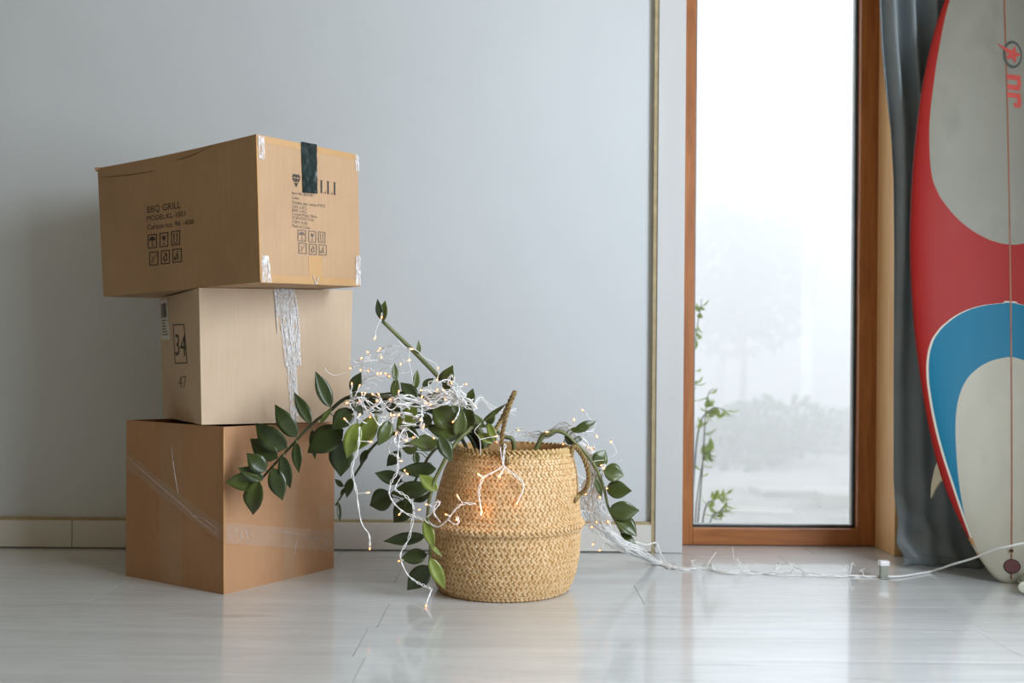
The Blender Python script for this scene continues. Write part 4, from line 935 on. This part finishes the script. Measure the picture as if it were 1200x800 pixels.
# star in an oval ring
b = MB(); cw, ct = loc(1181.5, 68); rw, rt = .0265, .041
N_ = 40
for i in range(N_):
    a0, a1 = 2*math.pi*i/N_, 2*math.pi*(i+1)/N_; k = lambda a: .80+.06*math.cos(a*1)
    deck_poly(b, [(cw+rw*math.cos(a0), ct+rt*math.sin(a0)), (cw+rw*math.cos(a1), ct+rt*math.sin(a1)), (cw+rw*k(a1)*math.cos(a1), ct+rt*k(a1)*math.sin(a1)), (cw+rw*k(a0)*math.cos(a0), ct+rt*k(a0)*math.sin(a0))])
b.build('logo_ring', M['logo_dark'], board)
b = MB(); star = []
for i in range(10):
    a = math.radians(-90+90+36*i); r_ = .024 if i % 2 == 0 else .011
    if i == 4: star.append(loc(1163, 54.5)); continue
    star.append((cw+.001+r_*math.cos(a), ct+r_*1.12*math.sin(a)))
cen_ = (cw+.001, ct)
for i in range(10): deck_poly(b, [cen_, star[i], star[(i+1) % 10]], .0012)
b.build('logo_star', M['logo_red'], board)
b = MB()   # letters n and r, reading downwards
for ch, y0, y1 in (('n', 91, 109), ('r', 112, 129)):
    L_ = lambda a, q, y0=y0, y1=y1: loc(1174.5+16*q+(1.0)*(a), y0+(y1-y0)*a-4*q*0+2.0*q)
    S_ = lambda a0, q0, a1, q1: deck_poly(b, [L_(a0, q0), L_(a1, q0), L_(a1, q1), L_(a0, q1)])
    if ch == 'n': S_(0, 0, .34, 1); S_(.34, .72, .75, 1); S_(.66, 0, 1, .9)
    else: S_(0, 0, .36, 1); S_(.36, .70, .8, 1); S_(.68, .45, 1, .92)
b.build('logo_letters', M['logo_red'], board)
# leash plug and hole
b = MB(); cw, ct = loc(1183.5, 663); b.add([(cw+.020*math.cos(a_), deck_y(cw, ct)-.0016, ct+.0165*math.sin(a_)) for a_ in [2*math.pi*i/24 for i in range(24)]]+[(cw+.0225*math.cos(a_), deck_y(cw, ct)+.006, ct+.019*math.sin(a_)) for a_ in [2*math.pi*i/24 for i in range(24)]], [tuple(range(24))]+[(i, 24+i, 24+(i+1) % 24, (i+1) % 24) for i in range(24)])
pl = b.build('leash_plug', M['plug'], board)
b = MB(); R2 = [2*math.pi*i/24 for i in range(25)]
b.tube([(cw+.0208*math.cos(a_), deck_y(cw, ct)-.001, ct+.0172*math.sin(a_)) for a_ in R2], .0015, 6); b.build('plug_rim', M['hole'], pl, smooth=True)
b = MB(); cw2, ct2 = loc(1182, 645); b.add([(cw2+.0055*math.cos(a_), deck_y(cw2, ct2)-.0012, ct2+.005*math.sin(a_)) for a_ in R2[:-1]], [tuple(range(24))]); b.build('leash_hole', M['hole'], board)
b = MB(); b.tube([(cw2+.0072*math.cos(a_), deck_y(cw2, ct2)-.0012, ct2+.0065*math.sin(a_)) for a_ in R2], .0012, 6); b.build('hole_rim', M['fin'], board, smooth=True)
# side fins on the back
def fin(s_):
    b = MB(); w0 = .155*s_; t0 = tw(1100, 545)[0]
    side = [(t0+.06, 0), (t0+.035, .025), (t0-.005, .05), (t0-.05, .066), (t0-.085, .068), (t0-.062, .052), (t0-.045, .035), (t0-.035, .018), (t0-.03, 0)]
    for sgn in (-1, 1): b.add([(w0+s_*y*.22+sgn*.0035*(1-y/.13), .004+y+.006, t) for t, y in side], [tuple(range(len(side)))[::sgn]])
    n = len(side); b.f += [(i, (i+1) % n, n+(i+1) % n, n+i) for i in range(n)]; b.m += [0]*n
    b.build('fin', M['fin'], board, smooth=False)
fin(-1); fin(1)

# ------------------------------------------------------------------ small bottle by the board's tail
bt = on_floor(1200, 697.5)
bot = thing('bottle', 'small green bottle with a pale round end lying beside the surfboard tail', 'bottle', (bt.x, bt.y, 0))
b = MB(); b.lathe([(.010, 0), (.013, .004), (.0135, .02), (.019, .04), (.021, .05), (.021, .13), (.018, .137), (.002, .138)], (0, 0, 0), 24); o = b.build('bottle_body', M['bottle'], bot, smooth=True)
o.rotation_euler = Vector((.55, .8, 0)).to_track_quat('Z', 'Y').to_euler(); o.location = (0, 0, .021)
b = MB(); b.lathe([(.010, -.014), (.0125, -.013), (.0128, .006), (.010, .006)], (0, 0, 0), 24); o = b.build('bottle_cap', M['bottle_cap'], bot, smooth=True)
o.rotation_euler = Vector((.55, .8, 0)).to_track_quat('Z', 'Y').to_euler(); o.location = (0, 0, .021)
